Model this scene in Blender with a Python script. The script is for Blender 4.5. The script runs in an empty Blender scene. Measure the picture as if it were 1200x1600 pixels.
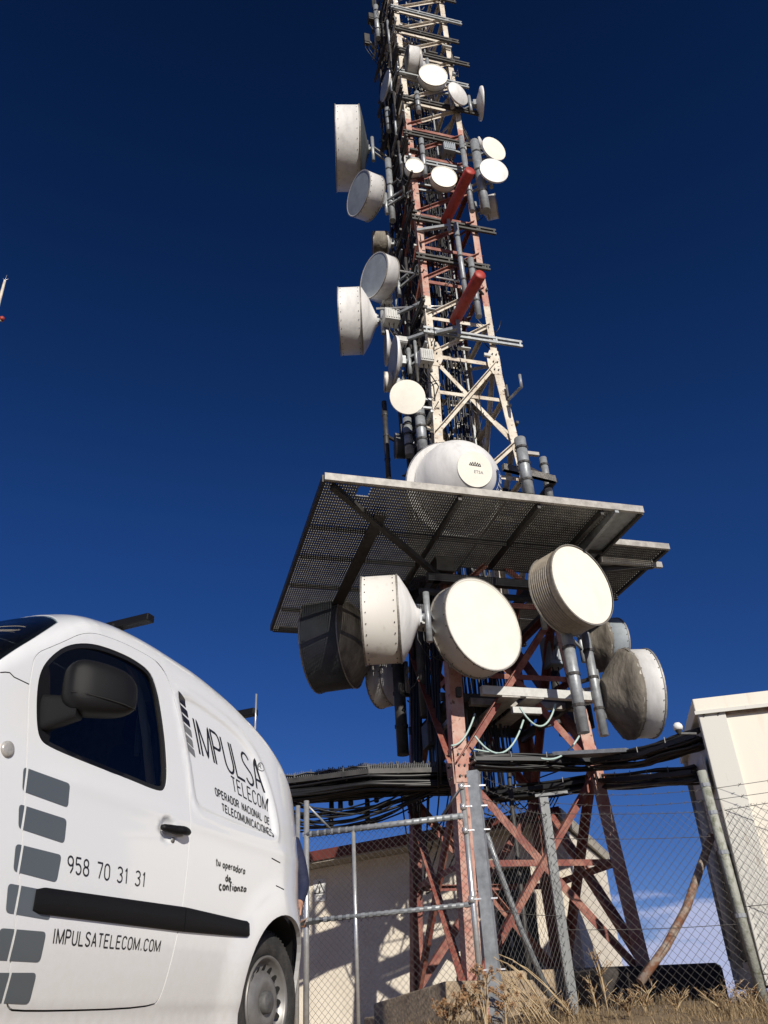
import bpy, bmesh, math, random
import numpy as np
from mathutils import Vector, Matrix
from mathutils.geometry import delaunay_2d_cdt
random.seed(7)
R=math.radians
S=bpy.context.scene
COL=S.collection
# ------------------------------------------------------------------ camera
FPX=1294.0; PIT=0.54970932; ROL=0.05554662; CAMZ=0.35
cam=bpy.data.cameras.new('camera'); co=bpy.data.objects.new('camera',cam); COL.objects.link(co)
cam.sensor_fit='VERTICAL'; cam.sensor_height=36; cam.lens=FPX/1600*36; cam.clip_end=6000; cam.clip_start=.05
_F=Vector((0,math.cos(PIT),math.sin(PIT))); _U=Vector((0,-math.sin(PIT),math.cos(PIT))); _R=Vector((1,0,0))
_cr=_R*math.cos(ROL)-_U*math.sin(ROL); _cu=_R*math.sin(ROL)+_U*math.cos(ROL)
m=Matrix((_cr,_cu,-_F)).transposed().to_4x4(); m.translation=(0,0,CAMZ); co.matrix_world=m
S.camera=co
# ------------------------------------------------------------------ world + sun
SUN_B=R(20); SUN_E=R(25)
sund=Vector((math.sin(SUN_B)*math.cos(SUN_E),-math.cos(SUN_B)*math.cos(SUN_E),math.sin(SUN_E)))
W=bpy.data.worlds.new('World'); S.world=W; W.use_nodes=True
nt=W.node_tree; nt.nodes.clear()
def N(t,typ,**k):
    n=t.nodes.new(typ)
    for a,b in k.items(): setattr(n,a,b)
    return n
sky=N(nt,'ShaderNodeTexSky',sky_type='NISHITA',sun_disc=False,sun_elevation=SUN_E,sun_rotation=math.pi-SUN_B,altitude=2600,air_density=1.0,dust_density=.15,ozone_density=5.0)
hs=N(nt,'ShaderNodeHueSaturation'); hs.inputs['Saturation'].default_value=1.2; hs.inputs['Value'].default_value=1.0; hs.inputs['Hue'].default_value=.506
tc=N(nt,'ShaderNodeTexCoord'); sep=N(nt,'ShaderNodeSeparateXYZ'); mp=N(nt,'ShaderNodeMapping'); mp.inputs['Scale'].default_value=(2.2,2.2,11)
nz=N(nt,'ShaderNodeTexNoise'); nz.inputs['Scale'].default_value=2.6; nz.inputs['Detail'].default_value=9; nz.inputs['Roughness'].default_value=.56
add=N(nt,'ShaderNodeMath',operation='MULTIPLY_ADD'); add.inputs[1].default_value=-4.4
cr=N(nt,'ShaderNodeValToRGB'); cr.color_ramp.elements[0].position=.07; cr.color_ramp.elements[1].position=.19
mix=N(nt,'ShaderNodeMixRGB'); mix.inputs[2].default_value=(5.8,6.4,9.4,1)
bg=N(nt,'ShaderNodeBackground'); bg.inputs['Strength'].default_value=.075; out=N(nt,'ShaderNodeOutputWorld')
L=nt.links.new
L(tc.outputs['Generated'],sep.inputs[0]); L(tc.outputs['Generated'],mp.inputs[0]); L(mp.outputs[0],nz.inputs['Vector'])
L(sep.outputs[2],add.inputs[0]); L(nz.outputs[0],add.inputs[2]); L(add.outputs[0],cr.inputs[0])
tn=N(nt,'ShaderNodeMixRGB',blend_type='MULTIPLY'); tn.inputs[0].default_value=1; tn.inputs[2].default_value=(.83,.67,.82,1)
mr=N(nt,'ShaderNodeMapRange'); mr.inputs[1].default_value=.5; mr.inputs[2].default_value=.92; mr.inputs[3].default_value=1; mr.inputs[4].default_value=.50
vm=N(nt,'ShaderNodeMixRGB',blend_type='MULTIPLY'); vm.inputs[0].default_value=1
L(sky.outputs[0],hs.inputs['Color']); L(hs.outputs[0],tn.inputs[1]); L(sep.outputs[2],mr.inputs[0]); L(tn.outputs[0],vm.inputs[1]); L(mr.outputs[0],vm.inputs[2]); L(vm.outputs[0],mix.inputs[1]); L(cr.outputs[0],mix.inputs[0]); L(mix.outputs[0],bg.inputs[0]); L(bg.outputs[0],out.inputs[0])
sl=bpy.data.lights.new('sun','SUN'); sl.energy=4.9; sl.angle=R(.53); sl.color=(1,.94,.83)
so=bpy.data.objects.new('sun',sl); COL.objects.link(so); so.rotation_euler=(-sund).to_track_quat('-Z','Y').to_euler()
S.view_settings.view_transform='Standard'; S.view_settings.look='None'; S.view_settings.exposure=0; S.view_settings.gamma=1
S.cycles.max_bounces=8; S.cycles.transparent_max_bounces=12

# ------------------------------------------------------------------ projection helpers (pixels of the 1200x1600 photo)
def ray(x,y):
    u=(x-600)/FPX; v=-(y-800)/FPX
    return _F+_cr*u+_cu*v
def at(x,y,Y):
    d=ray(x,y); return d*(Y/d.y)+Vector((0,0,CAMZ))
def atz(x,y,z):
    d=ray(x,y); return d*((z-CAMZ)/d.z)+Vector((0,0,CAMZ))
def zc(P): return (Vector(P)-Vector((0,0,CAMZ)))@_F
def px2m(px,P): return px*zc(P)/FPX
def proj(P):
    q=Vector(P)-Vector((0,0,CAMZ)); z=q@_F
    return 600+(q@_cr)/z*FPX, 800-(q@_cu)/z*FPX

# ------------------------------------------------------------------ materials
def mat(name,col,rough=.6,metal=0,noise=0,scale=8,col2=None,bump=0,bscale=40,coat=0,thr=None,detail=6,spec=None,stretch=None):
    m=bpy.data.materials.new(name); m.use_nodes=True; t=m.node_tree; b=t.nodes['Principled BSDF']
    b.inputs['Base Color'].default_value=(*col,1); b.inputs['Roughness'].default_value=rough; b.inputs['Metallic'].default_value=metal
    if coat: b.inputs['Coat Weight'].default_value=coat; b.inputs['Coat Roughness'].default_value=.06
    if spec is not None: b.inputs['Specular IOR Level'].default_value=spec
    if noise or col2 or bump:
        g=N(t,'ShaderNodeNewGeometry'); mpn=N(t,'ShaderNodeMapping')
        if stretch: mpn.inputs['Scale'].default_value=stretch
        t.links.new(g.outputs['Position'],mpn.inputs[0])
    if noise or col2:
        n=N(t,'ShaderNodeTexNoise'); n.inputs['Scale'].default_value=scale; n.inputs['Detail'].default_value=detail; n.inputs['Roughness'].default_value=.65
        t.links.new(mpn.outputs[0],n.inputs['Vector'])
        r=N(t,'ShaderNodeValToRGB'); lo,hi=thr or (.35,.7)
        r.color_ramp.elements[0].position=lo; r.color_ramp.elements[1].position=hi
        c2=col2 or tuple(max(0,c*(1-noise)) for c in col)
        r.color_ramp.elements[0].color=(*col,1); r.color_ramp.elements[1].color=(*c2,1)
        t.links.new(n.outputs[0],r.inputs[0]); t.links.new(r.outputs[0],b.inputs['Base Color'])
    if bump:
        n2=N(t,'ShaderNodeTexNoise'); n2.inputs['Scale'].default_value=bscale; n2.inputs['Detail'].default_value=5
        t.links.new(mpn.outputs[0],n2.inputs['Vector'])
        bp=N(t,'ShaderNodeBump'); bp.inputs['Strength'].default_value=bump; bp.inputs['Distance'].default_value=.02
        t.links.new(n2.outputs[0],bp.inputs['Height']); t.links.new(bp.outputs[0],b.inputs['Normal'])
    return m
M={}
M['dish']=mat('dish_cream',(.84,.80,.71),.55,noise=.12,scale=3,thr=(.4,.75),bump=.08,bscale=9)
M['dishw']=mat('dish_white',(.72,.71,.70),.5,noise=.3,scale=5,thr=(.45,.85),bump=.08,bscale=12,stretch=(1.5,1.5,.35))
M['dishg']=mat('dish_grey_or_shaded',(.30,.34,.38),.6,noise=.25,scale=5)  # plain grey parts, and shade painted onto the left-turned drum faces
M['dishd']=mat('dish_dark_or_shaded',(.085,.095,.105),.6,noise=.3,scale=5)  # dark dishes, and the shade coloured into the drum under the canopy
M['shroud_b']=mat('shroud_ribbed',(.30,.26,.21),.6,noise=.4,scale=14)
M['shroudw']=mat('shroud_weathered',(.68,.655,.61),.6,col2=(.34,.29,.23),scale=3.2,thr=(.55,.92),stretch=(1.6,1.6,.4))
M['rim']=mat('dish_rim',(.33,.31,.28),.5,.3,noise=.5,scale=30)
M['canvas']=mat('canvas_cover',(.24,.215,.18),.9,col2=(.07,.06,.05),scale=5,bump=.9,bscale=14,stretch=(1,1,.35))
M['galv']=mat('galvanised_steel',(.36,.38,.40),.45,.30,noise=.4,scale=11,bump=.08,bscale=60)
M['postg']=mat('dull_zinc',(.20,.21,.215),.55,.3,col2=(.12,.12,.12),scale=5,thr=(.4,.8),stretch=(2,2,.5))
M['wire']=mat('fence_wire',(.11,.105,.10),.6,.2,noise=.4,scale=8)
M['galvb']=mat('galvanised_bright',(.62,.62,.62),.30,.6,noise=.3,scale=14,bump=.06,bscale=60)
M['dkst']=mat('dark_steel',(.075,.072,.07),.6,.4,noise=.5,scale=8)
M['grate']=mat('grating_steel',(.17,.165,.155),.6,.4,noise=.5,scale=6)
M['lbeam']=mat('edge_beam_steel',(.42,.40,.37),.55,.1,noise=.5,scale=7)
M['cable']=mat('black_cable',(.014,.014,.016),.45,noise=.4,scale=20)
M['cableg']=mat('grey_cable',(.16,.16,.16),.5,noise=.4,scale=20)
M['cablel']=mat('pale_cable',(.42,.55,.52),.5)
M['redtube']=mat('red_tube',(.44,.045,.03),.55,noise=.5,scale=9)
M['box']=mat('radio_box',(.55,.55,.53),.5,noise=.25,scale=10)
M['conc']=mat('concrete',(.40,.31,.215),.9,col2=(.17,.125,.085),scale=6,bump=.6,bscale=28,thr=(.4,.78))
M['conc_shade']=mat('shaded_concrete',(.06,.05,.045),.9,noise=.5,scale=6,bump=.5,bscale=28)  # concrete with the shade on the right block put into its colour
M['wall']=mat('hut_render',(.78,.71,.60),.9,col2=(.54,.47,.37),scale=1.6,thr=(.42,.95),bump=.35,bscale=36,detail=12)
M['fascia']=mat('red_fascia',(.15,.03,.022),.7,noise=.4,scale=9)
M['soffit']=mat('soffit',(.44,.40,.33),.8,noise=.3,scale=6)
M['door']=mat('dark_green_door',(.008,.02,.018),.45,noise=.3,scale=5)
M['cabin']=mat('cabin_panel',(.70,.66,.575),.55,col2=(.56,.46,.33),scale=1.8,thr=(.56,.92),bump=.06,bscale=6,stretch=(3,3,.35))
M['cabind']=mat('cabin_trim',(.56,.55,.51),.5,col2=(.28,.2,.13),scale=5,thr=(.6,.8),stretch=(3,3,.4))
M['rust']=mat('rusty_pipe',(.30,.245,.20),.75,col2=(.20,.085,.045),scale=9,thr=(.42,.6),bump=.3,bscale=50)
M['postw']=mat('lichen_pipe',(.36,.37,.33),.7,.2,col2=(.14,.15,.09),scale=14,thr=(.5,.68),bump=.3,bscale=50)
M['van']=mat('white_van_paint',(.80,.81,.825),.32,0,coat=1.0)
M['blackp']=mat('black_plastic',(.007,.007,.008),.48,bump=.18,bscale=420,spec=.22)
M['rubber']=mat('seal_rubber',(.008,.008,.008),.5)
M['tyre']=mat('tyre_rubber',(.022,.022,.022),.75,col2=(.07,.065,.06),scale=13,thr=(.45,.85),bump=.3,bscale=90)
M['steelrim']=mat('steel_wheel_silver',(.24,.235,.23),.45,.5,col2=(.12,.11,.10),scale=11,thr=(.4,.9))
M['hubcap']=mat('hub_cap_grey',(.10,.10,.10),.6,noise=.5,scale=30)
M['inner']=mat('interior_dark',(.012,.014,.018),.8)
M['seat']=mat('seat_cloth',(.03,.034,.042),.9)
M['liner']=mat('arch_liner',(.006,.006,.006),.9)
M['decal']=mat('slate_decal',(.090,.105,.118),.35,coat=.5)
M['ink']=mat('black_decal',(.012,.012,.013),.4,coat=.4)
M['inkg']=mat('grey_decal',(.17,.175,.18),.4,coat=.4)
M['lamp']=mat('clear_lens',(.45,.44,.42),.25,.2,noise=.3,scale=80)
M['skin']=mat('skin',(.45,.24,.16),.6); M['jacket']=mat('navy_jacket',(.012,.017,.05),.8,bump=.5,bscale=25); M['trouser']=mat('dark_trousers',(.03,.03,.035),.85); M['hair']=mat('dark_hair',(.02,.013,.009),.7)
M['signw']=mat('sign_white',(.75,.75,.73),.5); M['signb']=mat('sign_black',(.02,.02,.02),.5); M['blue']=mat('banner_blue',(.012,.055,.22),.4)
M['straw']=mat('dry_grass',(.37,.27,.155),.9,col2=(.14,.095,.05),scale=3.5); M['straw2']=mat('pale_stalk',(.55,.43,.27),.8,col2=(.3,.2,.1),scale=12)
M['thistle']=mat('dry_thistle_brown',(.24,.12,.06),.95,col2=(.42,.27,.14),scale=25)
M['ground']=mat('dry_earth',(.26,.19,.115),.95,col2=(.13,.09,.05),scale=2.2,bump=.9,bscale=9,detail=10)
# van paint: road dust low on the body
def dustpaint():
    t=M['van'].node_tree; b=t.nodes['Principled BSDF']
    g=N(t,'ShaderNodeNewGeometry'); sp=N(t,'ShaderNodeSeparateXYZ'); n=N(t,'ShaderNodeTexNoise'); n.inputs['Scale'].default_value=26; n.inputs['Detail'].default_value=10; n.inputs['Roughness'].default_value=.75
    t.links.new(g.outputs['Position'],sp.inputs[0]); t.links.new(g.outputs['Position'],n.inputs['Vector'])
    mr=N(t,'ShaderNodeMapRange'); mr.inputs[1].default_value=.95; mr.inputs[2].default_value=.42; mr.inputs[3].default_value=0; mr.inputs[4].default_value=.62
    t.links.new(sp.outputs[2],mr.inputs[0])
    mu=N(t,'ShaderNodeMath',operation='MULTIPLY'); t.links.new(mr.outputs[0],mu.inputs[0]); t.links.new(n.outputs[0],mu.inputs[1])
    mx=N(t,'ShaderNodeMixRGB'); mx.inputs[1].default_value=(.74,.755,.775,1); mx.inputs[2].default_value=(.52,.47,.40,1)
    t.links.new(mu.outputs[0],mx.inputs[0]); t.links.new(mx.outputs[0],b.inputs['Base Color'])
dustpaint()
# tower paint: red and white aviation bands by height, weathered
def towerpaint(name,fade,deep,pos=.42):
    m=bpy.data.materials.new(name); m.use_nodes=True; t=m.node_tree; b=t.nodes['Principled BSDF']; b.inputs['Roughness'].default_value=.65
    g=N(t,'ShaderNodeNewGeometry'); sp=N(t,'ShaderNodeSeparateXYZ'); t.links.new(g.outputs['Position'],sp.inputs[0])
    n=N(t,'ShaderNodeTexNoise'); n.inputs['Scale'].default_value=3.5; n.inputs['Detail'].default_value=8; n.inputs['Roughness'].default_value=.7
    t.links.new(g.outputs['Position'],n.inputs['Vector'])
    ad=N(t,'ShaderNodeMath',operation='MULTIPLY_ADD'); ad.inputs[1].default_value=.25; t.links.new(n.outputs[0],ad.inputs[0]); t.links.new(sp.outputs[2],ad.inputs[2])
    dv=N(t,'ShaderNodeMath',operation='DIVIDE'); dv.inputs[1].default_value=30; t.links.new(ad.outputs[0],dv.inputs[0])
    r=N(t,'ShaderNodeValToRGB'); r.color_ramp.interpolation='CONSTANT'
    e=r.color_ramp.elements; e[0].color=(1,1,1,1); e[1].position=6.8/30; e[1].color=(0,0,0,1)
    a=e.new(13.0/30); a.color=(1,1,1,1); a=e.new(18.9/30); a.color=(0,0,0,1)
    t.links.new(dv.outputs[0],r.inputs[0])
    rr=N(t,'ShaderNodeValToRGB'); q=rr.color_ramp.elements; q[0].position=pos; q[1].position=pos+.2; q[0].color=fade; q[1].color=deep
    w=N(t,'ShaderNodeValToRGB'); q=w.color_ramp.elements; q[0].position=.4; q[1].position=.75; q[0].color=(.66,.61,.52,1); q[1].color=(.36,.28,.2,1)
    t.links.new(n.outputs[0],rr.inputs[0]); t.links.new(n.outputs[0],w.inputs[0])
    mx=N(t,'ShaderNodeMixRGB'); t.links.new(r.outputs[0],mx.inputs[0]); t.links.new(w.outputs[0],mx.inputs[1]); t.links.new(rr.outputs[0],mx.inputs[2])
    # rust streaks and chips
    n3=N(t,'ShaderNodeTexNoise'); n3.inputs['Scale'].default_value=16; n3.inputs['Detail'].default_value=6
    t.links.new(g.outputs['Position'],n3.inputs['Vector'])
    r3=N(t,'ShaderNodeValToRGB'); r3.color_ramp.elements[0].position=.60; r3.color_ramp.elements[1].position=.68; t.links.new(n3.outputs[0],r3.inputs[0])
    m3=N(t,'ShaderNodeMixRGB'); m3.inputs[2].default_value=(.16,.07,.045,1); t.links.new(r3.outputs[0],m3.inputs[0]); t.links.new(mx.outputs[0],m3.inputs[1])
    t.links.new(m3.outputs[0],b.inputs['Base Color'])
    return m
M['paint']=towerpaint('tower_leg_paint',(.47,.31,.25,1),(.40,.16,.12,1))
M['paintb']=towerpaint('tower_shaded_brace_paint',(.34,.16,.115,1),(.20,.05,.038,1),.36)  # darker red copy, with shade on braces and rear legs in the colour
# glass
def glass(name,tint,amt):
    m=bpy.data.materials.new(name); m.use_nodes=True; t=m.node_tree; t.nodes.clear()
    o=N(t,'ShaderNodeOutputMaterial'); tr=N(t,'ShaderNodeBsdfTransparent'); tr.inputs[0].default_value=tint
    gl=N(t,'ShaderNodeBsdfGlossy'); gl.inputs['Roughness'].default_value=.02; fr=N(t,'ShaderNodeFresnel'); fr.inputs[0].default_value=1.55
    a=N(t,'ShaderNodeMath',operation='ADD'); a.inputs[1].default_value=amt; a.use_clamp=True
    mx=N(t,'ShaderNodeMixShader'); t.links.new(fr.outputs[0],a.inputs[0]); t.links.new(a.outputs[0],mx.inputs[0]); t.links.new(tr.outputs[0],mx.inputs[1]); t.links.new(gl.outputs[0],mx.inputs[2]); t.links.new(mx.outputs[0],o.inputs[0])
    return m
M['glass']=glass('tinted_glass',(.58,.66,.70,1),.0)

# ------------------------------------------------------------------ mesh builder
def perp(d):
    d=d.normalized(); a=Vector((0,0,1)) if abs(d.z)<.9 else Vector((1,0,0))
    u=d.cross(a).normalized(); return u,d.cross(u).normalized()
class MB:
    def __init__(s): s.v=[]; s.f=[]; s.sm=[]
    def add(s,vs,fs,smooth=False):
        o=len(s.v); s.v+= [tuple(v) for v in vs]; s.f+=[tuple(i+o for i in f) for f in fs]; s.sm+=[smooth]*len(fs); return s
    def bar(s,p,q,w,h,up=None):
        p=Vector(p);q=Vector(q);d=(q-p)
        if d.length<1e-6: return s
        d.normalize()
        if up is None: u,v=perp(d)
        else:
            up=Vector(up); u=d.cross(up)
            if u.length<1e-4: u,v=perp(d)
            else: u.normalize(); v=u.cross(d).normalized()
        c=[u*(a*w/2)+v*(b*h/2) for a,b in ((-1,-1),(1,-1),(1,1),(-1,1))]
        vs=[p+x for x in c]+[q+x for x in c]
        return s.add(vs,[(3,2,1,0),(4,5,6,7),(0,1,5,4),(1,2,6,5),(2,3,7,6),(3,0,4,7)])
    def ell(s,p,q,w,t,n1,n2):
        """steel angle: corner line p-q, flanges of width w along n1 and n2, thickness t"""
        p=Vector(p);q=Vector(q);a=Vector(n1).normalized();b=Vector(n2).normalized()
        prof=[(0,0),(w,0),(w,t),(t,t),(t,w),(0,w)]
        vs=[p+a*x+b*y for x,y in prof]+[q+a*x+b*y for x,y in prof]
        fs=[(i,(i+1)%6,(i+1)%6+6,i+6) for i in range(6)]+[(0,5,4,3),(0,3,2,1),(6,9,10,11),(6,7,8,9)]
        return s.add(vs,fs)
    def tube(s,pts,r,n=8,cap=True,smooth=True):
        pts=[Vector(p) for p in pts]; k=len(pts)
        rs=r if isinstance(r,(list,tuple)) else [r]*k
        vs=[]; u=None
        for i in range(k):
            d=(pts[min(i+1,k-1)]-pts[max(i-1,0)])
            if d.length<1e-9: d=Vector((0,0,1))
            d.normalize()
            if u is None: u,_=perp(d)
            u=(u-d*(u@d))
            if u.length<1e-5: u,_=perp(d)
            u.normalize(); v=d.cross(u)
            for j in range(n):
                a=2*math.pi*j/n; vs.append(pts[i]+u*(math.cos(a)*rs[i])+v*(math.sin(a)*rs[i]))
        fs=[(i*n+j,i*n+(j+1)%n,(i+1)*n+(j+1)%n,(i+1)*n+j) for i in range(k-1) for j in range(n)]
        s.add(vs,fs,smooth)
        if cap:
            o=len(s.v)-len(vs); s.f+=[tuple(o+j for j in reversed(range(n))),tuple(o+(k-1)*n+j for j in range(n))]; s.sm+=[False,False]
        return s
    def lathe(s,prof,c,ax,n=40,smooth=True,closed=False,flat=False):
        """prof: (distance along axis, radius)"""
        c=Vector(c);ax=Vector(ax).normalized();u,v=perp(ax); vs=[]
        for z,r in prof:
            for j in range(n):
                a=2*math.pi*j/n; vs.append(c+ax*z+u*(math.cos(a)*r)+v*(math.sin(a)*r))
        k=len(prof)
        s.add(vs,[(i*n+j,i*n+(j+1)%n,(i+1)*n+(j+1)%n,(i+1)*n+j) for i in range(k-1) for j in range(n)],smooth)
        return s
    def disc(s,c,ax,r,n=40,dome=0,rings=5):
        prof=[(dome*(1-(i/rings)**2),r*i/rings) for i in range(rings,0,-1)]+[(dome,r*.001)]
        return s.lathe(prof,c,ax,n)
    def prism(s,poly,off):
        off=Vector(off); n=len(poly); vs=[Vector(p) for p in poly]+[Vector(p)+off for p in poly]
        return s.add(vs,[tuple(range(n))[::-1],tuple(range(n,2*n))]+[(i,(i+1)%n,(i+1)%n+n,i+n) for i in range(n)])
    def build(s,name,m,parent=None,loc=None,fix=True):
        me=bpy.data.meshes.new(name); me.from_pydata(s.v,[],s.f); me.polygons.foreach_set('use_smooth',s.sm)
        if fix:
            b=bmesh.new(); b.from_mesh(me); bmesh.ops.recalc_face_normals(b,faces=b.faces); b.to_mesh(me); b.free()
        me.materials.append(M[m] if isinstance(m,str) else m)
        o=bpy.data.objects.new(name,me); COL.objects.link(o)
        if parent: o.parent=parent; o.matrix_parent_inverse=Matrix.Translation(-parent.location) if parent.type=='EMPTY' else Matrix.Identity(4)
        return o
def tag(o,label=None,cat=None,group=None,kind=None):
    for k,v in (('label',label),('category',cat),('group',group),('kind',kind)):
        if v: o[k]=v
    return o
def thing(name,loc,label,cat,group=None):
    o=bpy.data.objects.new(name,None); o.location=loc; o.empty_display_size=.2; COL.objects.link(o); return tag(o,label,cat,group)
def bevel(o,w,seg=2):
    md=o.modifiers.new('bevel','BEVEL'); md.width=w; md.segments=seg; md.limit_method='ANGLE'; md.angle_limit=R(40); return o
def blob_noise(a,b): return math.sin(a*1.7+b*2.3)*math.cos(a*.9-b*1.3)

# ================================================================== GROUND
def smst(a,b,x):
    t=min(1,max(0,(x-a)/(b-a))); return t*t*(3-2*t)
def gz(x,y):
    z=-1.1+1.12*smst(.6,2.6,y)+ .25*smst(5.2,9.9,y)*(1-.45*smst(0,-3,x)) + .06*smst(9.3,10.2,y)*smst(.5,2.5,x)
    z-= .30*smst(10.6,12.2,y)*smst(2.0,3.5,x)
    d=math.hypot(x-1,y-10)
    z-= 60*smst(24,420,d)+45*smst(400,2600,d)
    z+= .035*blob_noise(x*2.1,y*2.3)+.02*blob_noise(x*6,y*5)
    return z
def axis(a,b,st,far):
    v=list(np.arange(a,b,st)); s=st; x=b
    while x<far: s*=1.25; x+=s; v.append(x)
    s=st; x=a
    while x>-far: s*=1.25; x-=s; v.insert(0,x)
    return v
xs=axis(-8,12,.16,3000); ys=axis(-3,22,.16,3000)
g=MB(); nx=len(xs)
g.add([(x,y,gz(x,y)) for y in ys for x in xs],[(j*nx+i,j*nx+i+1,(j+1)*nx+i+1,(j+1)*nx+i) for j in range(len(ys)-1) for i in range(nx-1)],True)
tag(g.build('ground','ground',fix=False),kind='structure')

# ================================================================== TOWER
TC=Vector((1.54,13.0,0)); TH=0.28405; ex=Vector((math.cos(TH),math.sin(TH),0)); ey=Vector((-math.sin(TH),math.cos(TH),0))
def tw(z):
    return 2.575+(1.416-2.575)*z/11.7 if z<11.7 else 1.416+.0077*(z-11.7)
SG={'A':(-1,-1),'B':(1,-1),'C':(-1,1),'D':(1,1)}
def leg(k,z,ins=0):
    a,b=SG[k]; h=tw(z)/2-ins; return TC+ex*a*h+ey*b*h+Vector((0,0,z))
def TL(x,y,z): return TC+ex*x+ey*y+Vector((0,0,z))
tower=thing('lattice_tower',(TC.x,TC.y,.4),'tall red and white painted steel lattice tower crowded with dishes and cables','lattice tower')
ZT=26.5
for k,(a,b) in SG.items():
    zs=[.42,3.3,5.9,7.6,9.3,11.4,14,18,22,ZT]
    mb=MB()
    for i in range(len(zs)-1):
        w=.20 if zs[i]<6 else .165 if zs[i]<11 else .14
        mb.ell(leg(k,zs[i]),leg(k,zs[i+1]),w,.022,-ex*a,-ey*b)
    # base shoe
    mb.bar(leg(k,.30,.08),leg(k,.42,.08),.36,.36,up=ex)
    mb.build('leg','paint' if k in 'AB' else 'paintb',tower)  # rear legs get the darker copy in place of shade
faces=[('A','B',-ey),('C','D',ey),('A','C',-ex),('B','D',ex)]
def brace(k1,z1,k2,z2,n,w,name,off=0,ins=.05,m='paintb'):
    p=leg(k1,z1,ins); q=leg(k2,z2,ins); d=(q-p).normalized(); n=Vector(n)
    p=p+n*off; q=q+n*off
    side=d.cross(n).normalized()
    if side.z>0: side=-side
    mb=MB(); mb.ell(p-side*w/2,q-side*w/2,w,.012,side,-n if off<.02 else n)
    return mb.build(name,m,tower)
lev=[.62,3.3,5.9,7.6,9.3,11.3]
for (k1,k2,n) in faces:
    for i in range(5):
        w=.11 if i<2 else .085
        brace(k1,lev[i],k2,lev[i+1],n,w,'diagonal_brace',.03)
        brace(k2,lev[i],k1,lev[i+1],n,w,'diagonal_brace',-.02)
        if i!=2: brace(k1,(lev[i]*tw(lev[i+1])+lev[i+1]*tw(lev[i]))/(tw(lev[i])+tw(lev[i+1])),k2,(lev[i]*tw(lev[i+1])+lev[i+1]*tw(lev[i]))/(tw(lev[i])+tw(lev[i+1])),n,.08,'horizontal_brace',.0)
        if i in (1,2,4): brace(k1,lev[i+1],k2,lev[i+1],n,.09,'horizontal_brace',0)
    z=11.3; i=0
    while z<25.4:
        brace(k1,z+1.04,k2,z+1.04,n,.085,'horizontal_brace',0)
        if k1+k2 in('AB','BD'): brace(k1,z,k2,z+1.04,n,.07,'diagonal_brace',.028)
        else: brace(k2,z,k1,z+1.04,n,.07,'diagonal_brace',.028)
        z+=1.04
def gusset(k,z,n,inw,h=.5,w=.26):
    c=leg(k,z)+Vector(n)*.012; u=Vector(inw)
    poly=[c+Vector((0,0,-h/2)),c+u*w*.7+Vector((0,0,-h/2)),c+u*w+Vector((0,0,-h*.2)),c+u*w+Vector((0,0,h*.2)),c+u*w*.7+Vector((0,0,h/2)),c+Vector((0,0,h/2))]
    mb=MB(); mb.prism([p for p in poly],Vector(n)*.012)
    o=mb.build('gusset_plate','paint',tower)
    b=MB()
    for j in range(6):
        p=c+u*(w*.22+w*.32*(j%2))+Vector((0,0,h*(-.32+.32*(j//2))))+Vector(n)*.010
        b.lathe([(0,.016),(.03,.016),(.03,.001)],p,n,6,False)
    b.build('bolts','dkst',o)
for z in (3.3,7.6,11.3):
    for k,u in (('A',ex),('B',-ex)): gusset(k,z,-ey,u,.62 if z>11 else .46)
for z in (3.3,11.3):
    gusset('C',z,-ex,-ey); gusset('D',z,ex,-ey); gusset('B',z,ex,ey); gusset('A',z,-ex,ey)
# dark mounting rails that stand off the front face and overhang to the right
rl=[11.9,14.0,15.2,17.2,18.2,19.6,20.7,21.7,22.7,23.7,24.8,25.6]
for i,z in enumerate(rl):
    h=tw(z)/2; mb=MB(); m='dkst' if i%3 else 'galv'
    x1=h+(.55,.10,.38,.12,.40,.45,.30,.42,.22,.40,.33,.4)[i]
    for dz in (0,-.11): mb.bar(TL(-h-.12,-h-.09,z+dz),TL(x1,-h-.09,z+dz),.05,.05)
    for x in (-h-.05,-.1,h,x1-.04): mb.bar(TL(x,-h-.09,z+.03),TL(x,-h-.09,z-.14),.05,.03)
    for x in (-h+.05,h-.05): mb.bar(TL(x,-h-.1,z-.05),TL(x,-h+.05,z-.05),.06,.06)
    mb.build('mounting_rail',m,tower)
for i,z in enumerate([12.6,15.5,17.9,19.8,21.6,23.3,25]):
    h=tw(z)/2; mb=MB()
    for dz in (0,-.1): mb.bar(TL(-h-.10,-h-.25,z+dz),TL(-h-.10,h+.3,z+dz),.05,.05)
    for y in (-h,h): mb.bar(TL(-h-.12,y,z-.05),TL(-h+.04,y,z-.05),.07,.07)
    mb.build('mounting_rail','dkst',tower)
# inner deck below the dishes
mb=MB()
for i in range(44): mb.bar(TL(-.85+i*.039,-.7,4.45),TL(-.85+i*.039,.95,4.45),.03,.025)
for i in range(12): mb.bar(TL(-.9,-.7+i*.15,4.452),TL(.88,-.7+i*.15,4.452),.02,.022)
for y in (-.72,.97): mb.bar(TL(-1.1,y,4.42),TL(1.1,y,4.42),.06,.12)
mb.build('inner_deck','dkst',tower)
mb=MB()
for x in (-.95,.95): MB().bar(TL(x,-1.15,4.36),TL(x,1.1,4.36),.07,.14).build('deck_beam','dkst',tower)

# ladder inside the tower
lad=thing('ladder',TL(.28,.32,4.5),'narrow grey steel ladder climbing inside the lattice tower','ladder')
mb=MB()
for x in (.08,.48): MB().bar(TL(x,.32,4.5),TL(x,.32,ZT),.045,.03).build('rail','galv',lad)
z=4.7
while z<ZT: MB().tube([TL(.08,.32,z),TL(.48,.32,z)],.014,5).build('rung','galv',lad); z+=.29

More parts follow.
